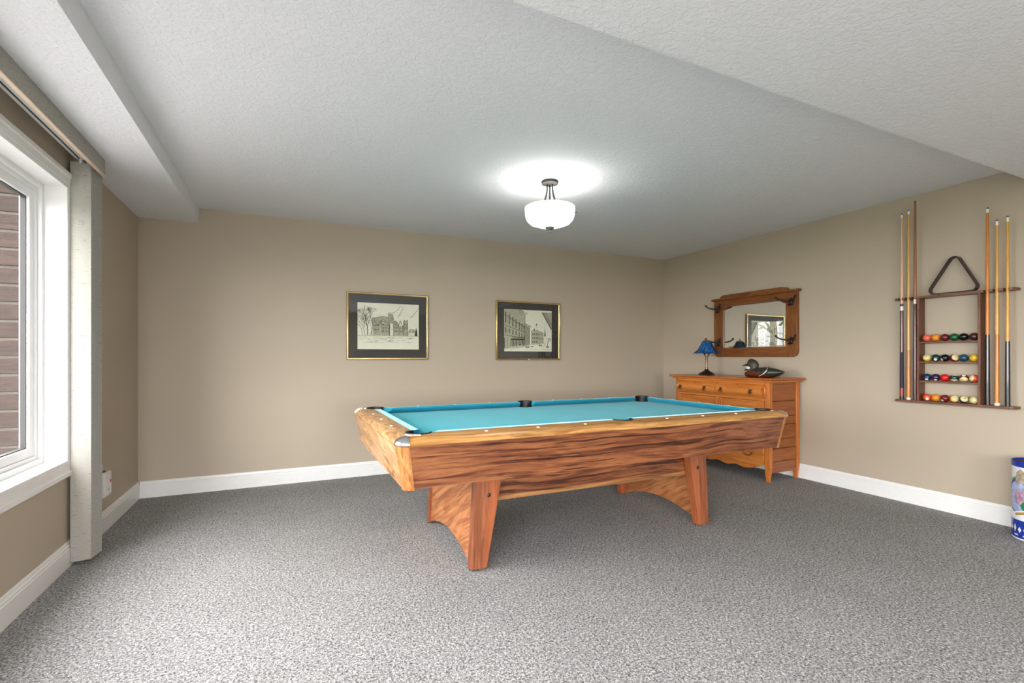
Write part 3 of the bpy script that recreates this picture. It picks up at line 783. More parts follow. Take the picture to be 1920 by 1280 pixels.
# ------------------------------------------------------------------ duck decoy on the dresser
KX, KZ = 4.195, 0.966
du = thing('duck_decoy', (KX, 3.2, KZ), 'carved dark duck decoy with white cheek and rusty breast on the dresser', 'decoy')
t = NT('painted_duck_body')
tc = t.coord(); sep = t.node('ShaderNodeSeparateXYZ'); t.link(tc, sep.inputs[0])
n = t.noise(tc, 30, 3)
rust = t.ramp(n, [(0.35, (0.055, 0.016, 0.010, 1)), (0.65, (0.16, 0.030, 0.014, 1))])
back = t.ramp(n, [(0.35, (0.016, 0.018, 0.012, 1)), (0.65, (0.035, 0.042, 0.026, 1))])
# lower front is rusty, back and tail dark olive: a painted slanting border
lim = t.math('ADD', t.math('MULTIPLY', sep.outputs[1], 0.28), 0.040)
msk = t.math('GREATER_THAN', t.math('SUBTRACT', sep.outputs[2], lim), t.math('MULTIPLY', n, 0.02))
t.color(t.mix(msk, rust, back)); t.set(Roughness=0.3); M['duck'] = t.m
M['duck_head'] = plain('painted_duck_head', (0.040, 0.033, 0.022, 1), 0.45, vary=0.3)
M['duck_bill'] = plain('painted_duck_bill', (0.020, 0.018, 0.014, 1), 0.4)
M['duck_white'] = plain('painted_white_cheek', (0.75, 0.73, 0.68, 1), 0.5)
secs = [(3.388, .006, .988, 1.000), (3.380, .040, .972, 1.016), (3.355, .066, .966, 1.026), (3.30, .084, .966, 1.045), (3.23, .090, .966, 1.062), (3.16, .086, .966, 1.066), (3.10, .070, .967, 1.058), (3.05, .050, .982, 1.046), (3.01, .032, 1.004, 1.036), (2.985, .012, 1.016, 1.028)]
rings = []
for y, hw, z0, z1 in secs:
    rings.append([(KX+hw*math.copysign(abs(math.cos(a))**0.8, math.cos(a)), y, (z0+z1)/2+(z1-z0)/2*math.copysign(abs(math.sin(a))**0.8, math.sin(a))) for a in [2*math.pi*i/18 for i in range(18)]])
MB().loft(rings).build('body', M['duck'], du, smooth=60)
hs = [(1.005, 3.318, .054, .052), (1.035, 3.312, .046, .040), (1.060, 3.312, .052, .040), (1.085, 3.312, .060, .040), (1.110, 3.318, .054, .037), (1.130, 3.325, .040, .028), (1.142, 3.330, .022, .016), (1.147, 3.331, .005, .004)]
MB().loft([[(KX+rx*math.cos(a), yc+ry*math.sin(a), z) for a in [2*math.pi*i/16 for i in range(16)]] for z, yc, ry, rx in hs]).build('head', M['duck_head'], du, smooth=60)
MB().loft([[(KX+hw*math.cos(a), y, zc+hh*math.sin(a)) for a in [2*math.pi*i/10 for i in range(10)]] for y, hw, zc, hh in ((3.345, .026, 1.092, .018), (3.375, .022, 1.088, .013), (3.405, .020, 1.080, .006), (3.428, .014, 1.076, .004), (3.434, .004, 1.076, .002))]).build('upper_bill', M['duck_bill'], du, smooth=60)
MB().loft([[(KX+hw*math.cos(a), y, zc+hh*math.sin(a)) for a in [2*math.pi*i/10 for i in range(10)]] for y, hw, zc, hh in ((3.345, .022, 1.045, .014), (3.375, .020, 1.040, .010), (3.405, .014, 1.031, .004), (3.415, .004, 1.029, .002))]).build('lower_bill', M['duck_bill'], du, smooth=60)
MB().sphere((KX-0.031, 3.338, 1.055), (0.014, 0.030, 0.016), 12, 8).build('cheek_patch', M['duck_white'], du, smooth=60)
MB().lathe([(0.058, 0), (0.062, 0.006), (0.056, 0.012)], (KX, 3.318, 0.998), 18).build('neck_ring', M['duck_head'], du, smooth=50)
# white feather with a green tip standing at its side
fe = [(3.168, .984, .016), (3.142, .992, .025), (3.114, 1.014, .020), (3.095, 1.036, .012), (3.082, 1.056, .007), (3.070, 1.080, .003)]
f1 = MB().loft([[(KX-0.095-0.002, y-w_, z+w_*.5), (KX-0.090, y, z), (KX-0.097, y+w_, z-w_*.5)][::1] + [(KX-0.101, y, z)] for y, z, w_ in fe[:4]])
f1.build('feather', M['duck_white'], du, smooth=60)
M['green_tip'] = plain('green_feather_tip', (0.12, 0.17, 0.07, 1), 0.6)
MB().loft([[(KX-0.095-0.002, y-w_, z+w_*.5), (KX-0.090, y, z), (KX-0.097, y+w_, z-w_*.5), (KX-0.101, y, z)] for y, z, w_ in fe[3:]]).build('feather_tip', M['green_tip'], du, smooth=60)

# ------------------------------------------------------------------ cue rack on the right wall
RX = 4.415
rk = thing('cue_rack', ((RX+XR)/2, 1.846, 0.81), 'walnut cue rack with ball shelves on the wall beside the dresser', 'cue rack')
CUEY = (2.158, 2.112, 2.068, 1.640, 1.590, 1.536); Q = 4.442
def rack_board(name, y0, y1, z0, z1, notches=()):
    """board with rounded front corners and, on top, a slot from the front edge for every cue"""
    r = 0.022; x0 = RX
    pts = [(XR, y0), (x0+r, y0)] + [(x0+r-r*math.sin(R(a)), y0+r-r*math.cos(R(a))) for a in (30, 60, 90)]
    for yc in sorted(notches):
        w = 0.0140
        pts += [(x0, yc-w)] + [(Q-w*math.cos(R(-a))*-1, yc-w*math.cos(R(90-a))*0 + w*math.sin(R(a))) for a in (-90, -60, -30, 0, 30, 60, 90)] + [(x0, yc+w)]
    pts += [(x0+r-r*math.cos(R(a)), y1-r+r*math.sin(R(a))) for a in (0, 30, 60)] + [(x0+r, y1), (XR, y1)]
    return MB().prism(pts, lambda u, v, h_: (u, v, h_), z0, z1).build(name, M['walnut_y'], rk)
rack_board('top_board', 1.492, 2.200, 1.612, 1.630, CUEY)
rack_board('bottom_board', 1.492, 2.200, 0.808, 0.826)
UY = ((1.669, 1.685), (2.032, 2.048))
for y0, y1 in UY: box('upright', M['walnut_z'], rk, RX+0.004, XR, y0, y1, 0.826, 1.612, bevel=0.0015)
SHZ = (1.280, 1.127, 0.980)
for z in SHZ: box('ball_shelf', M['walnut_y'], rk, RX+0.010, XR, 1.685, 2.032, z-0.013, z, bevel=0.0015)
MB().sphere((RX-0.001, 1.905, 1.621), (0.003, 0.005, 0.005), 8, 6).build('screw', M['black_metal'], rk, smooth=60)
MB().sphere((RX-0.001, 1.650, 0.817), (0.002, 0.003, 0.003), 8, 6).build('screw', M['black_metal'], rk, smooth=60)

# triangle rack standing on the top board
def tri_pts(s, r, yc, z0, h):
    w = 0.150
    corners = [(yc+w-s*1.7, z0+s), (yc-w+s*1.7, z0+s), (yc, z0+h-s*2.0)]
    cs = []
    rr = max(0.030-s, 0.008)
    for i, (a0, a1) in enumerate(((-90, 30), (150, 270), (30, 150))):
        pass
    return corners
def rounded_tri(w, h, rad, yc, z0, inset):
    A = Vector((yc-w/2, z0)); B = Vector((yc+w/2, z0)); C = Vector((yc, z0+h))
    cen = (A+B+C)/3
    P = [A, B, C]; out = []
    ins = []
    for i in range(3):
        p, a, b = P[i], P[(i-1) % 3], P[(i+1) % 3]
        u = (a-p).normalized(); v = (b-p).normalized(); bis = (u+v).normalized(); ang = math.acos(u.dot(v))/2
        ctr = p + bis*((rad+0.0)/math.sin(ang)); r2 = rad-inset
        n0 = (-(bis)); 
        th0 = math.atan2(n0.y, n0.x); sw = math.pi/2-ang
        for k_ in range(-4, 5):
            t_ = th0 + sw*k_/4
            out.append((ctr.x+r2*math.cos(t_), ctr.y+r2*math.sin(t_)))
    return out
to = rounded_tri(0.338, 0.318, 0.038, 1.836, 1.630, 0.0)
ti = rounded_tri(0.338, 0.318, 0.038, 1.836, 1.630, 0.010)
tr_rings = []
for (yo, zo), (yi, zi) in zip(to, ti):
    lean = lambda z: 0.03*(z-1.63)/0.27
    tr_rings.append([(4.430+lean(zo), yo, zo), (4.468+lean(zo), yo, zo), (4.468+lean(zi), yi, zi), (4.430+lean(zi), yi, zi)])
tag(MB().loft(tr_rings, loop=True).build('ball_triangle', M['triangle'], None, smooth=50), 'dark brown ball triangle standing on top of the cue rack', 'ball rack')

# cues
def cue(x, y, z0, z1, segs, label, name='pool_cue'):
    """segs: list of (z_from, z_to, material key, part name)"""
    L_ = z1 - z0
    rad = lambda z: 0.0145 + (0.0066-0.0145)*((z-z0)/L_)
    c = thing(name, (x, y, z0), label, 'cue', 'pool cues in the wall rack')
    for a, b, mk, nm in segs:
        MB().lathe([(rad(a)*(1.0), a), (rad((a+b)/2), (a+b)/2), (rad(b), b)], (x, y, 0), 14).build(nm, M[mk], c, smooth=40)
    MB().lathe([(rad(z1)*0.95, z1), (rad(z1)*0.95, z1+0.006), (rad(z1)*0.6, z1+0.009)], (x, y, 0), 12).build('leather_tip', M['tip_dark'], c, smooth=40)
    return c
M['tip_dark'] = plain('dark_leather_tip', (0.02, 0.03, 0.05, 1), 0.8)
M['ferrule'] = plain('white_ferrule', (0.82, 0.80, 0.74, 1), 0.35)
M['maple_pale'] = wood('pale_maple', srgb(200, 160, 122), srgb(214, 176, 138), srgb(226, 192, 156), 'Z', 1, 0.3, 0.6, streak=0.15)
M['maple'] = wood('golden_maple', srgb(190, 136, 60), srgb(212, 160, 78), srgb(226, 178, 98), 'Z', 1, 0.25, 0.6, streak=0.15)
M['maple_orange'] = wood('orange_maple', srgb(176, 100, 38), srgb(204, 126, 54), srgb(220, 146, 72), 'Z', 1, 0.25, 0.6, streak=0.15)
M['brown_shaft'] = wood('brown_shaft', srgb(120, 70, 34), srgb(150, 94, 50), srgb(168, 112, 64), 'Z', 1, 0.3, 0.6, streak=0.2)
M['maroon'] = plain('maroon_lacquer', (0.060, 0.010, 0.012, 1), 0.2, coat=0.3)
M['plum'] = plain('plum_lacquer', (0.070, 0.016, 0.024, 1), 0.2, coat=0.3)
M['navy_wrap'] = plain('dark_cord_wrap', (0.016, 0.012, 0.028, 1), 0.6)
M['redl'] = plain('red_lacquer', (0.22, 0.025, 0.02, 1), 0.22)
M['blackl'] = plain('black_lacquer', (0.008, 0.008, 0.009, 1), 0.18, coat=0.4)
M['amber'] = wood('amber_butt', srgb(160, 92, 34), srgb(190, 118, 50), srgb(206, 138, 66), 'Z', 1, 0.22, 0.6, streak=0.15)
Z0 = 0.8266
cue(Q, 2.158, Z0, 2.293, [(Z0, .850, 'blackl', 'bumper'), (.850, .915, 'redl', 'butt_sleeve'), (.915, 1.20, 'navy_wrap', 'wrap'), (1.20, 1.530, 'maroon', 'forearm'), (1.530, 1.565, 'ferrule', 'joint_collar'), (1.565, 1.585, 'blackl', 'joint_ring'), (1.585, 2.265, 'maple_pale', 'shaft'), (2.265, 2.293, 'ferrule', 'ferrule')],
    'pool cue with maroon butt, dark wrap and pale shaft, outermost on the dresser side')
cue(Q, 2.112, Z0, 2.310, [(Z0, .842, 'ferrule', 'butt_cap'), (.842, 1.22, 'amber', 'butt'), (1.22, 2.282, 'maple', 'shaft'), (2.282, 2.310, 'ferrule', 'ferrule')],
    'golden house cue with white butt cap between two maroon cues')
cue(Q, 2.068, Z0, 2.368, [(Z0, .842, 'plum', 'bumper'), (.842, 1.575, 'plum', 'butt'), (1.575, 1.610, 'ferrule', 'joint_collar'), (1.610, 2.368, 'brown_shaft', 'shaft')],
    'tall cue with plum butt and brown shaft, next to the ball shelves')
cue(Q, 1.640, Z0, 2.196, [(Z0, .845, 'blackl', 'bumper'), (.845, 1.318, 'blackl', 'butt'), (1.318, 2.168, 'maple_orange', 'shaft'), (2.168, 2.196, 'ferrule', 'ferrule')],
    'orange-brown cue with long black butt, tallest of the three beyond the balls')
cue(Q, 1.590, Z0, 2.098, [(Z0, .844, 'ferrule', 'butt_cap'), (.844, 1.318, 'amber', 'butt'), (1.318, 2.068, 'maple', 'shaft'), (2.068, 2.098, 'ferrule', 'ferrule')],
    'golden cue with white butt cap between the two black-butted cues')
cue(Q, 1.536, Z0, 2.110, [(Z0, .845, 'blackl', 'bumper'), (.845, 1.268, 'blackl', 'butt'), (1.268, 2.080, 'maple', 'shaft'), (2.080, 2.110, 'ferrule', 'ferrule')],
    'golden cue with black butt at the rack end beside the tin')

# balls
BR = 0.0272
def ball_mat(name, col, stripe=None, spot=True):
    t = NT(name)
    v = t.coord(); sp = t.node('ShaderNodeSeparateXYZ'); t.link(v, sp.inputs[0])
    n = t.noise(v, 40, 2)
    base = t.ramp(n, [(0.3, tuple(x*.96 for x in col[:3])+(1,)), (0.7, col)])
    ivory = (0.70, 0.60, 0.30, 1)
    if stripe:
        m_ = t.math('GREATER_THAN', t.math('ABSOLUTE', sp.outputs[2]), BR*0.52)
        base = t.mix(m_, base, ivory)
    if spot:
        m2 = t.math('GREATER_THAN', sp.outputs[0], BR*0.915)
        base = t.mix(m2, base, (0.78, 0.74, 0.58, 1))
    t.color(base); t.set(Roughness=0.06); t.p.inputs['Coat Weight'].default_value = 0.2
    return t.m
COL = dict(coral=(0.72, 0.12, 0.07, 1), orange=(0.70, 0.24, 0.02, 1), maroon=(0.13, 0.010, 0.012, 1), green=(0.005, 0.095, 0.028, 1), black=(0.006, 0.007, 0.008, 1), brown=(0.055, 0.016, 0.012, 1),
           yellow=(0.68, 0.42, 0.02, 1), dkgreen=(0.006, 0.040, 0.035, 1), teal=(0.010, 0.055, 0.095, 1), blue=(0.006, 0.030, 0.085, 1), purple=(0.035, 0.010, 0.045, 1), red=(0.62, 0.012, 0.010, 1), cream=(0.66, 0.58, 0.26, 1), navy=(0.012, 0.010, 0.05, 1), redorange=(0.68, 0.07, 0.02, 1))
bm_cache = {}
def bmat(c, s):
    k_ = (c, s)
    if k_ not in bm_cache: bm_cache[k_] = ball_mat('ball_%s_%s' % (c, 'striped' if s else 'solid'), COL[c], s, c not in ('cream',))
    return bm_cache[k_]
ball_me = MB().sphere((0, 0, 0), BR, 28, 18)
# rotation (euler) turns the number spot (+x) and stripe poles (+z); facing the room means spot at -x
ROW = {
 0: [('coral', 0, (0, 0, 40), 'coral-red solid'), ('orange', 0, (0, 30, 20), 'orange solid'), ('maroon', 0, (0, 0, 60), 'dark maroon solid'), ('green', 0, (0, 0, 20), 'green solid'), ('black', 0, (0, 0, 0), 'black solid'), ('brown', 0, (0, 0, 0), 'dark brown solid')],
 1: [('yellow', 1, (0, -62, 12), 'yellow striped'), ('dkgreen', 0, (0, 30, 196), 'dark green spotted'), ('black', 0, (0, 30, 145), 'black eight'), ('maroon', 1, (10, -75, 40), 'cream and maroon striped'), ('teal', 0, (0, 0, 20), 'teal blue solid'), ('yellow', 0, (0, 0, 20), 'bright yellow solid')],
 2: [('blue', 0, (0, 42, 195), 'deep blue solid'), ('purple', 0, (0, 52, 195), 'purple solid'), ('red', 0, (0, 0, 20), 'bright red solid'), ('dkgreen', 1, (0, 10, 0), 'green striped'), ('maroon', 1, (0, -130, 20), 'maroon striped cream'), ('redorange', 1, (0, -78, -42), 'red striped cream')],
 3: [('redorange', 0, (0, 28, 205), 'red-orange solid'), ('orange', 0, (0, 0, 20), 'amber orange solid'), ('maroon', 0, (0, 40, 150), 'dark maroon'), ('orange', 1, (0, -78, 38), 'orange striped cream'), ('navy', 1, (0, -68, 36), 'navy striped cream'), ('cream', 0, (0, 0, 0), 'plain cream cue')],
}
NUM = {(1, 0): '9', (1, 3): '15', (2, 4): '15', (3, 3): '13', (3, 4): '10'}
pos_word = ['leftmost', 'second from left', 'third from left', 'fourth from left', 'fifth from left', 'rightmost']
shelf_word = ['on the top ball shelf', 'on the second ball shelf', 'on the third ball shelf', 'on the rack bottom board']
ys = [1.995, 1.940, 1.884, 1.829, 1.774, 1.7155]
for r_, zs in enumerate((1.280, 1.127, 0.980, 0.826)):
    for i, (c, s, rot, desc) in enumerate(ROW[r_]):
        o = ball_me.build('billiard_ball', bmat(c, s), None, smooth=180, origin=(0, 0, 0))
        o.location = (4.452, ys[i], zs+BR+0.0006)
        o.rotation_euler = tuple(R(a) for a in rot)
        o['o_'] = (0, 0, 0)
        tag(o, '%s ball, %s %s' % (desc, pos_word[i], shelf_word[r_]), 'ball', 'billiard balls on the cue rack')
        if (r_, i) in NUM:
            cu = bpy.data.curves.new('number', 'FONT'); cu.body = NUM[(r_, i)]; cu.size = 0.014; cu.align_x = 'CENTER'; cu.align_y = 'CENTER'; cu.extrude = 0.0004
            tob = bpy.data.objects.new('number', cu); scene.collection.objects.link(tob)
            dg = bpy.context.evaluated_depsgraph_get()
            me = bpy.data.meshes.new_from_object(tob.evaluated_get(dg)); bpy.data.objects.remove(tob)
            me.materials.clear(); me.materials.append(M['black_rubber'])
            no = bpy.data.objects.new('number', me); scene.collection.objects.link(no)
            no.parent = o; no.location = (0, 0, BR+0.0001); no.rotation_euler = (0, 0, R(90))

# ------------------------------------------------------------------ framed prints on the back wall
def ink_line(mb, f, pts, w):
    for (u0, v0), (u1, v1) in zip(pts, pts[1:]):
        d = math.hypot(u1-u0, v1-v0)
        if d < 1e-6: continue
        nx_, ny_ = -(v1-v0)/d*w/2, (u1-u0)/d*w/2
        mb.add([f(u0+nx_, v0+ny_), f(u1+nx_, v1+ny_), f(u1-nx_, v1-ny_), f(u0-nx_, v0-ny_)], [(0, 1, 2, 3)])
def ink_poly(mb, f, pts): mb.add([f(u, v) for u, v in pts], [tuple(range(len(pts)))])

def picture(name, x0, x1, z0, z1, px0, px1, pz0, pz1, label, draw):
    p = thing(name, ((x0+x1)/2, YB, z0), label, 'picture', 'gold framed ink drawings')
    fw, yf = 0.020, YB-0.026
    # frame with a rounded profile
    prof = [(0, 0), (0, -0.020), (0.004, -0.025), (0.010, -0.026), (0.015, -0.023), (fw, -0.018), (fw, -0.006), (fw, 0)]
    rings = []
    for (xx, zz, sx, sz) in ((x0, z0, 1, 1), (x1, z0, -1, 1), (x1, z1, -1, -1), (x0, z1, 1, -1)):
        rings.append([(xx+sx*a, YB+b, zz+sz*a) for a, b in prof])
    MB().loft(rings, loop=True).build('frame', M['gold'], p, smooth=45)
    box('backing', M['mat'], p, x0+0.01, x1-0.01, YB-0.006, YB, z0+0.01, z1-0.01)
    # mat board as a window around the print
    mb = MB(); ym0, ym1 = YB-0.010, YB-0.006
    a, b, c, d = x0+0.018, x1-0.018, z0+0.018, z1-0.018
    mb.box(a, px0, ym0, ym1, c, d).box(px1, b, ym0, ym1, c, d).box(px0, px1, ym0, ym1, c, pz0).box(px0, px1, ym0, ym1, pz1, d)
    mb.build('mat_board', M['mat'], p)
    pr_ = box('print', M['paper'], p, px0-0.002, px1+0.002, YB-0.0075, YB-0.006, pz0-0.002, pz1+0.002)
    yi = YB-0.0078
    fi = lambda u, v: (px0+(px1-px0)*u, yi, pz0+(pz1-pz0)*v)
    fw_ = lambda u, v: (px0+(px1-px0)*u, yi+0.0001, pz0+(pz1-pz0)*v)
    ink, wash = MB(), MB()
    draw(ink, wash, fi, fw_)
    ink.build('ink_lines', M['ink'], pr_, recalc=False); wash.build('ink_wash', M['wash'], pr_, recalc=False)
    box('glass', M['picglass'], p, x0+0.016, x1-0.016, YB-0.0145, YB-0.0125, z0+0.016, z1-0.016)
    return p

def draw_castle(ink, wash, fi, fw_):
    rnd = random.Random(11)
    U = lambda x: (x-255)/985; V = lambda y: (1030-y)/762
    def ln(pts, w=0.004): ink_line(ink, fi, [(U(x), V(y)) for x, y in pts], w)
    def pl(pts): ink_poly(wash, fw_, [(U(x), V(y)) for x, y in pts])
    def hatch(x0, x1, y0, y1, n, w=0.003, slope=0.3):
        for i in range(n):
            x = rnd.uniform(x0, x1); y = rnd.uniform(y0, y1); l = rnd.uniform(6, 22)
            ln([(x, y), (x+l*slope, y+l)], w)
    # washes
    pl([(490, 800), (490, 590), (610, 580), (610, 800)]); pl([(460, 600), (510, 515), (640, 485), (740, 500), (765, 600), (610, 575)])
    pl([(620, 800), (620, 590), (760, 610), (760, 800)])
    pl([(985, 800), (985, 550), (1050, 545), (1050, 800)]); pl([(905, 800), (905, 630), (985, 640), (985, 800)]); pl([(822, 800), (822, 615), (895, 625), (895, 800)])
    pl([(825, 615), (830, 545), (880, 560), (905, 625)]); pl([(1060, 740), (1075, 690), (1160, 690), (1180, 740)]); pl([(745, 520), (745, 430), (795, 440), (820, 520), (820, 600), (750, 600)])
    # outlines
    ln([(470, 800), (490, 590), (460, 560), (500, 515), (600, 492), (660, 482), (740, 500)], .006); ln([(600, 570), (680, 575), (760, 605)], .009)
    ln([(610, 580), (610, 800)]); ln([(760, 610), (760, 800)], .006); ln([(740, 500), (735, 435), (760, 420), (800, 445), (825, 540), (900, 620)], .007)
    ln([(755, 600), (755, 800)]); ln([(820, 560), (820, 800)], .005); ln([(825, 610), (900, 630)], .009); ln([(905, 620), (935, 545), (962, 625), (1000, 650)], .008); ln([(905, 620), (905, 800)], .006)
    ln([(985, 800), (985, 555), (1000, 535), (1010, 560), (1035, 560), (1045, 530), (1052, 560), (1055, 800)], .007)
    ln([(1060, 745), (1180, 745)], .006); ln([(1060, 750), (1060, 800)]); ln([(1075, 690), (1160, 690)])
    ln([(255, 806), (1240, 806)], .006)
    for i in range(90):  # pine and shrubs
        x = 1195+rnd.gauss(0, 10); ln([(x, 800-rnd.uniform(0, 150)*(1-abs(x-1195)/35)), (x+rnd.uniform(-8, 8), 800)], .003) if abs(x-1195) < 34 else None
    for (x0, x1, y) in ((505, 600, 650), (505, 600, 720), (635, 750, 640), (635, 750, 690), (635, 750, 745), (830, 890, 680), (830, 890, 740), (915, 978, 690), (915, 978, 745), (995, 1045, 620), (995, 1045, 690)):
        k_ = x0
        while k_ < x1:
            ink_poly(ink, fi, [(U(k_), V(y)), (U(k_+9), V(y)), (U(k_+9), V(y-28)), (U(k_), V(y-28))]); k_ += 24
    hatch(465, 760, 500, 600, 90); hatch(490, 760, 600, 790, 130, .0025); hatch(740, 820, 430, 790, 80); hatch(830, 980, 560, 790, 90); hatch(985, 1050, 550, 790, 70); hatch(1060, 1180, 690, 795, 40)
    # bare tree
    def branch(x, y, a, l, w, d):
        x2, y2 = x+l*math.cos(a), y-l*math.sin(a)
        ln([(x, y), (x2, y2)], w)
        if d > 0:
            for _ in range(3): branch(x2, y2, a+rnd.uniform(-.6, .6), l*rnd.uniform(.62, .85), max(w*.62, .0018), d-1)
    branch(412, 800, R(92), 150, .012, 5); branch(370, 800, R(100), 110, .006, 4); branch(330, 800, R(96), 90, .005, 3); branch(460, 800, R(80), 100, .006, 4)
    for b0 in ((935, 300, 800, 415), (985, 305, 900, 470), (1220, 345, 1090, 480)):
        x0, y0, x1, y1 = b0
        for i in range(14):
            k_ = i/14; x = x0+(x1-x0)*k_; y = y0+(y1-y0)*k_ + 25*math.sin(k_*3)
            ln([(x, y), (x+(x1-x0)/14, y+(y1-y0)/14+3)], .004); ln([(x, y), (x+rnd.uniform(-35, 20), y+rnd.uniform(5, 40))], .0022)
    for i in range(60):
        x = rnd.uniform(280, 1100); y = rnd.choice((835, 852, 880, 912))+rnd.uniform(-8, 8); l = rnd.uniform(20, 90); ln([(x, y), (x+l, y+rnd.uniform(-5, 5))], .004)

def draw_street(ink, wash, fi, fw_):
    rnd = random.Random(5)
    U = lambda x: (x-285)/870; V = lambda y: (1025-y)/740
    def ln(pts, w=0.005): ink_line(ink, fi, [(min(max(U(x), 0), 1), min(max(V(y), 0), 1)) for x, y in pts], w)
    def pl(pts, m=None): ink_poly(m or wash, fw_ if m is None else fi, [(U(x), V(y)) for x, y in pts])
    # big facade: vanishing to the right at (1050, 860)
    vx, vy = 1080, 850
    def row(y_left, x): return y_left + (vy-y_left)*(x-285)/(vx-285)
    pl([(290, 290), (600, 290), (655, 365), (655, 925), (290, 975)])
    pl([(660, 535), (745, 575), (745, 915), (660, 925)]); pl([(775, 650), (890, 655), (890, 900), (775, 905)]); pl([(890, 655), (1000, 700), (1000, 880), (890, 900)])
    pl([(975, 320), (1153, 320), (1153, 630)])
    ln([(560, 288), (700, 350), (655, 365), (655, 930)], .009); ln([(655, 365), (540, 300)], .006)
    for yl in (375, 555, 735):
        ln([(290, row(yl, 290)), (655, row(yl, 655))], .008); ln([(290, row(yl+14, 290)), (655, row(yl+14, 655))], .004)
    for yl in (300, 400, 580):
        for x in (305, 365, 430, 485, 545, 590, 630):
            y0 = row(yl, x)+18; hh = 95*(1-(x-285)/1300); w_ = 26*(1-(x-285)/900)
            ink_poly(ink, fi, [(U(x), V(min(y0+hh, 1020))), (U(x+w_*.6), V(y0+hh)), (U(x+w_*.6), V(max(y0, 290))), (U(x), V(max(y0, 290)))])
            ln([(x+w_, y0), (x+w_, y0+hh)], .004)
    pl([(400, 800), (658, 800), (658, 830), (400, 830)], ink)
    for i in range(26):
        x = 400+i*10; ln([(x, 835), (x+rnd.uniform(-6, 6), 930-(x-400)*.05)], rnd.choice((.004, .01)))
    for i in range(22): x = 430+i*10.5; ln([(x, 765), (x+8, 795)], .006)
    ln([(290, 790), (290, 970)], .012); ln([(345, 790), (345, 975)], .006)
    for x in (672, 690, 708, 726, 740): ln([(x, 560+(x-660)*.5), (x, 915)], .006 if x % 4 else .009)
    ln([(655, 530), (765, 575), (745, 585)], .010)
    ln([(775, 655), (895, 650), (1000, 700)], .010); ln([(775, 655), (775, 905)]); ln([(890, 655), (890, 900)])
    for x in (800, 835, 870): 
        for y in (700, 770, 835): ink_poly(ink, fi, [(U(x-7), V(y+34)), (U(x+7), V(y+34)), (U(x+7), V(y)), (U(x-7), V(y))])
    for x in (905, 930, 955, 980):
        for y in (700, 770): ln([(x, y+(x-900)*.2), (x, y+38)], .008)
    ln([(872, 650), (872, 520)], .004); pl([(850, 560), (872, 515), (880, 525), (868, 565)], ink); pl([(815, 645), (838, 645), (838, 615), (815, 615)], ink)
    pl([(1013, 750), (1027, 600), (1040, 750)], ink)
    ln([(970, 318), (1150, 625)], .016); ln([(985, 318), (1153, 600)], .006)
    for i in range(9): ln([(1000+i*17, 335+i*28), (1060+i*12, 322+i*24)], .009)
    for (x, y, w_, h_) in ((560, 895, 45, 38), (700, 945, 75, 30), (785, 938, 60, 18), (940, 915, 60, 26), (1075, 940, 55, 32)):
        ink_poly(ink, fi, [(U(x+w_/2*math.cos(a)), V(y+h_/2*math.sin(a))) for a in [2*math.pi*i/12 for i in range(12)]][::-1])
        ink_poly(wash, lambda u, v: (fi(u, v)[0], fi(u, v)[1]-0.0001, fi(u, v)[2]), [(U(x+w_/4*math.cos(a)), V(y-4+h_/4*math.sin(a))) for a in [2*math.pi*i/8 for i in range(8)]][::-1])
    ln([(1070, 930), (1100, 780), (1125, 790), (1120, 830)], .012)
    for i in range(40):
        x = rnd.uniform(900, 1140); y = rnd.uniform(760, 930); ln([(x, y), (x+rnd.uniform(-14, 14), y+rnd.uniform(6, 26))], .004)
    ln([(290, 985), (660, 930)], .006); ln([(380, 995), (660, 940)], .005); ln([(660, 990), (1150, 985)], .003)
    for i in range(70):
        x = rnd.uniform(295, 650); y = rnd.uniform(300, 780); ln([(x, y), (x+rnd.uniform(-4, 10), y+rnd.uniform(8, 26))], .004)
P1 = picture('framed_print', 0.533, 1.336, 1.137, 1.795, 0.635, 1.240, 1.240, 1.697, 'gold framed ink drawing of a turreted building with bare trees', draw_castle)
P2 = picture('framed_print', 2.097, 2.915, 1.129, 1.790, 2.201, 2.808, 1.228, 1.698, 'gold framed ink drawing of a town street with parked cars', draw_street)
box('sticker', M['pearl'], P2, 2.492, 2.512, YB-0.0275, YB-0.024, 1.132, 1.142)

# ------------------------------------------------------------------ ceiling light
FX, FY = 1.744, 3.065
cl = thing('ceiling_light', (FX, FY, 2.07), 'semi-flush ceiling light with white glass bowl above the pool table', 'ceiling light')
MB().lathe([(0.058, H-2.08), (0.064, 0.352), (0.060, 0.340), (0.040, 0.334), (0.0, 0.333)], (FX, FY, 2.08), 28).build('canopy', M['fixture'], cl, smooth=40)
for a in (90, 210, 330):
    ca, sa = math.cos(R(a-28)), math.sin(R(a-28))
    MB().tube([(FX+r*ca, FY+r*sa, z) for r, z in ((0.022, 2.418), (0.022, 2.385), (0.027, 2.345), (0.040, 2.30), (0.060, 2.262), (0.085, 2.226))], 0.0065, 8).build('arm', M['fixture'], cl, smooth=60)
MB().tube([(FX, FY, 2.415), (FX, FY, 2.095)], 0.004, 8).build('centre_rod', M['fixture'], cl, smooth=60)
prof_o = [(0.182, 2.246), (0.1815, 2.216), (0.178, 2.186), (0.168, 2.158), (0.148, 2.137), (0.104, 2.120), (0.050, 2.111), (0.012, 2.107)]
prof_i = [(r-0.006 if r > .02 else r, z+0.006 if r < .17 else z) for r, z in prof_o]
rings = [[(FX+r*math.cos(2*math.pi*i/40), FY+r*math.sin(2*math.pi*i/40), z) for i in range(40)] for r, z in prof_o + prof_i[::-1]]
MB().loft(rings, loop=True).build('glass_bowl', M['shade'], cl, smooth=50)
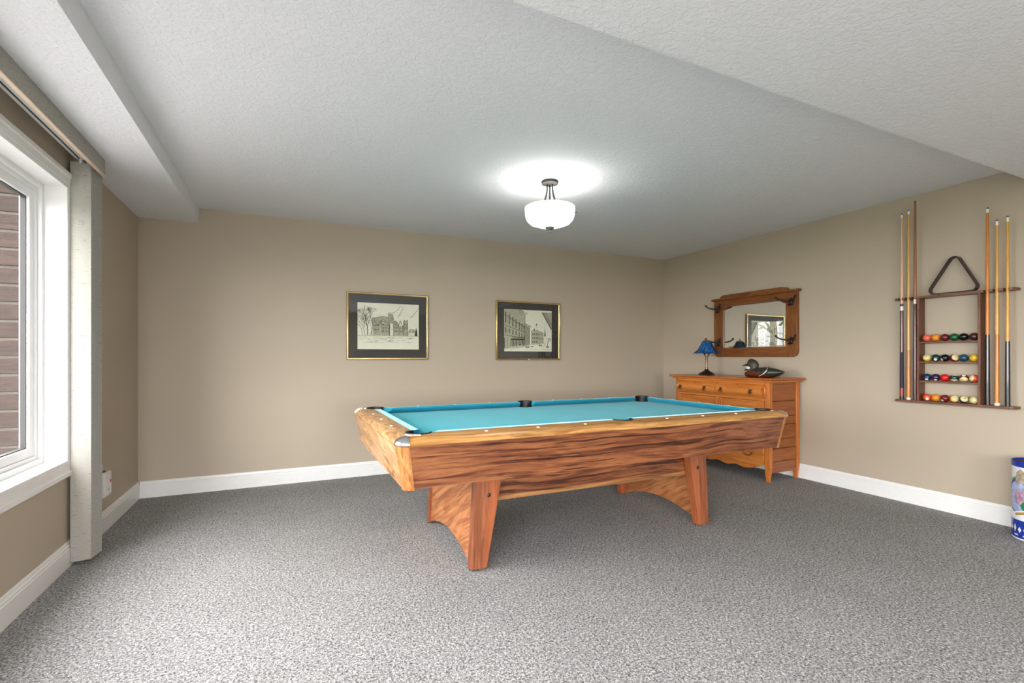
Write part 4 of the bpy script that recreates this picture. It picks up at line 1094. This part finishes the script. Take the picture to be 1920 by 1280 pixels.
MB().lathe([(0.028, 2.112), (0.034, 2.104), (0.030, 2.096), (0.014, 2.084), (0.009, 2.080), (0.011, 2.076), (0.007, 2.070)], (FX, FY, 0), 20).build('finial', M['nickel'], cl, smooth=40)
MB().tube([(FX+0.18*.905, FY-0.18*.425, 2.215), (FX+0.20*.905, FY-0.20*.425, 2.215)], [0.002, 0.004], 8).build('set_screw', M['fixture'], cl, smooth=60)
M['bulb'] = NT('lit_bulb').m
bb = M['bulb'].node_tree.nodes['Principled BSDF']; bb.inputs['Emission Color'].default_value = (1, 0.97, 0.9, 1); bb.inputs['Emission Strength'].default_value = 6.0
for a in (30, 150, 270):
    bx0, by0 = FX+0.075*math.cos(R(a)), FY+0.075*math.sin(R(a))
    MB().lathe([(0.012, 2.12), (0.012, 2.145), (0.022, 2.165), (0.024, 2.185), (0.012, 2.205), (0.002, 2.208)], (bx0, by0, 0), 14).build('bulb', M['bulb'], cl, smooth=60)
    l = bpy.data.lights.new('bulb_light', 'POINT'); l.energy = 1.3; l.color = (1, 0.97, 0.92); l.shadow_soft_size = 0.03
    lo = bpy.data.objects.new('bulb_light', l); lo.location = (bx0, by0, 2.212); scene.collection.objects.link(lo)

# ------------------------------------------------------------------ vertical blind
vb = thing('vertical_blind', (-1.03, 3.0, 2.2), 'beige linen vertical blind drawn to one side of the window', 'blind')
VY0, VY1, VX = 1.45, 3.575, -0.956
box('valance', M['linen'], vb, VX-0.010, VX, VY0, VY1, 2.222, 2.3125)
box('valance_trim', M['cream_trim'], vb, VX-0.016, VX+0.0015, VY0, VY1, 2.216, 2.222)
box('valance_return', M['linen'], vb, XL, VX-0.010, VY0, VY0+0.008, 2.222, 2.3125)
box('headrail', M['white_trim'], vb, -1.062, -1.018, VY0+0.02, VY1-0.03, 2.268, 2.3125, bevel=0.002)
box('headrail_slot', M['black_metal'], vb, -1.044, -1.036, VY0+0.02, VY1-0.04, 2.2665, 2.2682)
for i in range(9):
    y = 3.470 + i*0.0155
    xc = -1.036 + 0.002*i; ang = R(4 - 1.2*i)
    rings = []
    for z in (0.022, 2.248):
        row = []; row2 = []
        for k_ in range(7):
            u = (k_/6-0.5)*0.089; bowx = 0.004*(1-(2*k_/6-1)**2)
            row.append((xc+u*math.cos(ang), y+u*math.sin(ang)-bowx, z)); row2.append((xc+u*math.cos(ang), y+u*math.sin(ang)-bowx+0.0012, z))
        rings.append(row + row2[::-1])
    v_ = MB().loft(rings).build('vane', M['linen'], vb, smooth=50)
    box('carrier_clip', M['plastic'], v_, xc-0.006, xc+0.006, y-0.0045, y+0.0015, 2.244, 2.270)

# ------------------------------------------------------------------ outlet and plug-in alarm on the left wall
outl = box('outlet_plate', M['plastic'], None, XL, XL+0.006, 3.952, 4.028, 0.300, 0.455, bevel=0.003)
tag(outl, 'white outlet cover plate low on the wall behind the blind', 'outlet')
al = thing('plug_in_alarm', (XL+0.03, 3.985, 0.245), 'white plug-in alarm with a red light on the wall outlet by the blind', 'alarm')
box('body', M['plastic'], al, XL+0.006, XL+0.050, 3.915, 4.050, 0.250, 0.412, bevel=0.012)
MB().lathe([(0.010, 0), (0.010, 0.003), (0.007, 0.004)], (XL+0.0495, 4.020, 0.345), 16, 'x').build('indicator', M['red'], al, smooth=40)
box('vent_slot', M['gasket'], al, XL+0.016, XL+0.034, 3.955, 4.01, 0.4105, 0.4128)
box('test_button', M['greyprint'], al, XL+0.0495, XL+0.0515, 3.975, 3.995, 0.287, 0.302, bevel=0.001)

# ------------------------------------------------------------------ decorated tin bin at the right edge
TX, TY, TR, TH = 4.335, 1.338, 0.135, 0.496
tn = thing('metal_bin', (TX, TY, 0), 'open blue and white printed metal bin standing by the right wall', 'bin')
M['bin_white'] = plain('white_printed_tin', (0.74, 0.74, 0.76, 1), 0.3, vary=0.02)
M['bin_blue'] = plain('blue_printed_tin', (0.010, 0.035, 0.30, 1), 0.25)
M['bin_light'] = plain('pale_blue_print', (0.35, 0.42, 0.62, 1), 0.35, vary=0.3, vscale=60)
M['bin_green'] = plain('green_printed_tin', (0.010, 0.21, 0.055, 1), 0.3)
M['bin_gold'] = plain('gold_printed_tin', (0.38, 0.22, 0.03, 1), 0.3)
M['bin_pink'] = plain('mauve_print', (0.42, 0.26, 0.36, 1), 0.4, vary=0.5, vscale=70)
M['bin_tan'] = plain('tan_print', (0.36, 0.30, 0.22, 1), 0.4, vary=0.4, vscale=50)
M['bin_inside'] = plain('brown_tin_inside', (0.09, 0.055, 0.035, 1), 0.5)
MB().lathe([(TR-0.004, 0.0), (TR, 0.004), (TR, TH-0.03)], (TX, TY, 0), 48, cap=False).lathe([(TR-0.004, 0.004), (0.001, 0.004)], (TX, TY, 0), 48, cap=False).build('body', M['bin_white'], tn, smooth=40)
MB().lathe([(TR-0.004, TH-0.012), (TR-0.005, 0.02)], (TX, TY, 0), 48, cap=False).build('lining', M['bin_inside'], tn, smooth=40)
rings = [[(TX+(TR+r)*math.cos(2*math.pi*i/48), TY+(TR+r)*math.sin(2*math.pi*i/48), TH+z) for i in range(48)] for r, z in ((-0.004, 0), (0.001, 0.002), (0.003, -0.004), (0.001, -0.012), (0.002, -0.020), (0.001, -0.034), (-0.004, -0.034))]
MB().loft(rings, loop=True).build('rim', M['bin_blue'], tn, smooth=50)
def band(name, mat, outline, k_=0.0006):
    """a printed shape on the tin: outline in (angle deg, z); outer skin following the curve"""
    zs = sorted(set(round(z, 4) for _, z in outline)); mb = MB()
    lo_ = min(a for a, _ in outline); hi_ = max(a for a, _ in outline)
    n_ = max(2, int((hi_-lo_)/4))
    def span(a):
        pts = outline + [outline[0]]; hits = []
        for (a0, z0), (a1, z1) in zip(pts, pts[1:]):
            if (a0-a)*(a1-a) <= 0 and a0 != a1: hits.append(z0+(z1-z0)*(a-a0)/(a1-a0))
        return (min(hits), max(hits)) if hits else None
    prev = None; rows = []
    for i in range(n_+1):
        a = lo_+(hi_-lo_)*(0.001+0.998*i/n_); s_ = span(a)
        if s_: rows.append([(TX+(TR+k_)*math.cos(R(a)), TY+(TR+k_)*math.sin(R(a)), s_[0]), (TX+(TR+k_)*math.cos(R(a)), TY+(TR+k_)*math.sin(R(a)), s_[1])])
    mb.loft(rows, cap=False, closed=False)
    return mb.build(name, mat, tn, recalc=False)
def ell(a, z, ra, rz, n_=20): return [(a+ra*math.cos(2*math.pi*i/n_), z+rz*math.sin(2*math.pi*i/n_)) for i in range(n_)]
band('bottom_band', M['bin_blue'], [(0, 0.012), (359.9, 0.012), (359.9, 0.125), (0, 0.125)])
A0 = 150   # direction of the visible left flank
for a in range(0, 360, 120):
    A = A0 + a
    band('green_ring', M['bin_green'], ell(A-4, 0.280, 40, 0.118), 0.0007)
    band('blue_ring', M['bin_blue'], ell(A-4, 0.276, 36, 0.107), 0.0010)
    band('medallion', M['bin_light'], ell(A-4, 0.272, 32, 0.098), 0.0013)
    band('mauve_print', M['bin_pink'], ell(A+2, 0.270, 15, 0.050), 0.0016)
    band('statue_print', M['bin_tan'], [(A-12, 0.36), (A+16, 0.36), (A+18, 0.42), (A+6, 0.452), (A-10, 0.42)], 0.0018)
    band('leaf_print', M['bin_green'], ell(A+20, 0.218, 16, 0.032), 0.0019)
    band('white_ribbon', M['bin_white'], [(A-30, 0.130), (A+60, 0.200), (A+60, 0.226), (A-30, 0.160)], 0.0021)
    band('gold_ribbon', M['bin_gold'], [(A-10, 0.165), (A+30, 0.198), (A+55, 0.205), (A+55, 0.19), (A+30, 0.18), (A-10, 0.150)], 0.0023)
    for j in range(7):
        band('pale_mark', M['bin_white'], ell(A-26+j*14, 0.068+0.004*math.sin(j*2.1), 4.6, 0.020+0.006*(j % 2)), 0.0012)
    for j in range(3):
        band('small_mark', M['bin_white'], [(A-14+j*24, 0.026), (A-2+j*24, 0.026), (A-2+j*24, 0.034), (A-14+j*24, 0.034)], 0.0012)

for o in scene.objects:
    if 'o_' in o: del o['o_']
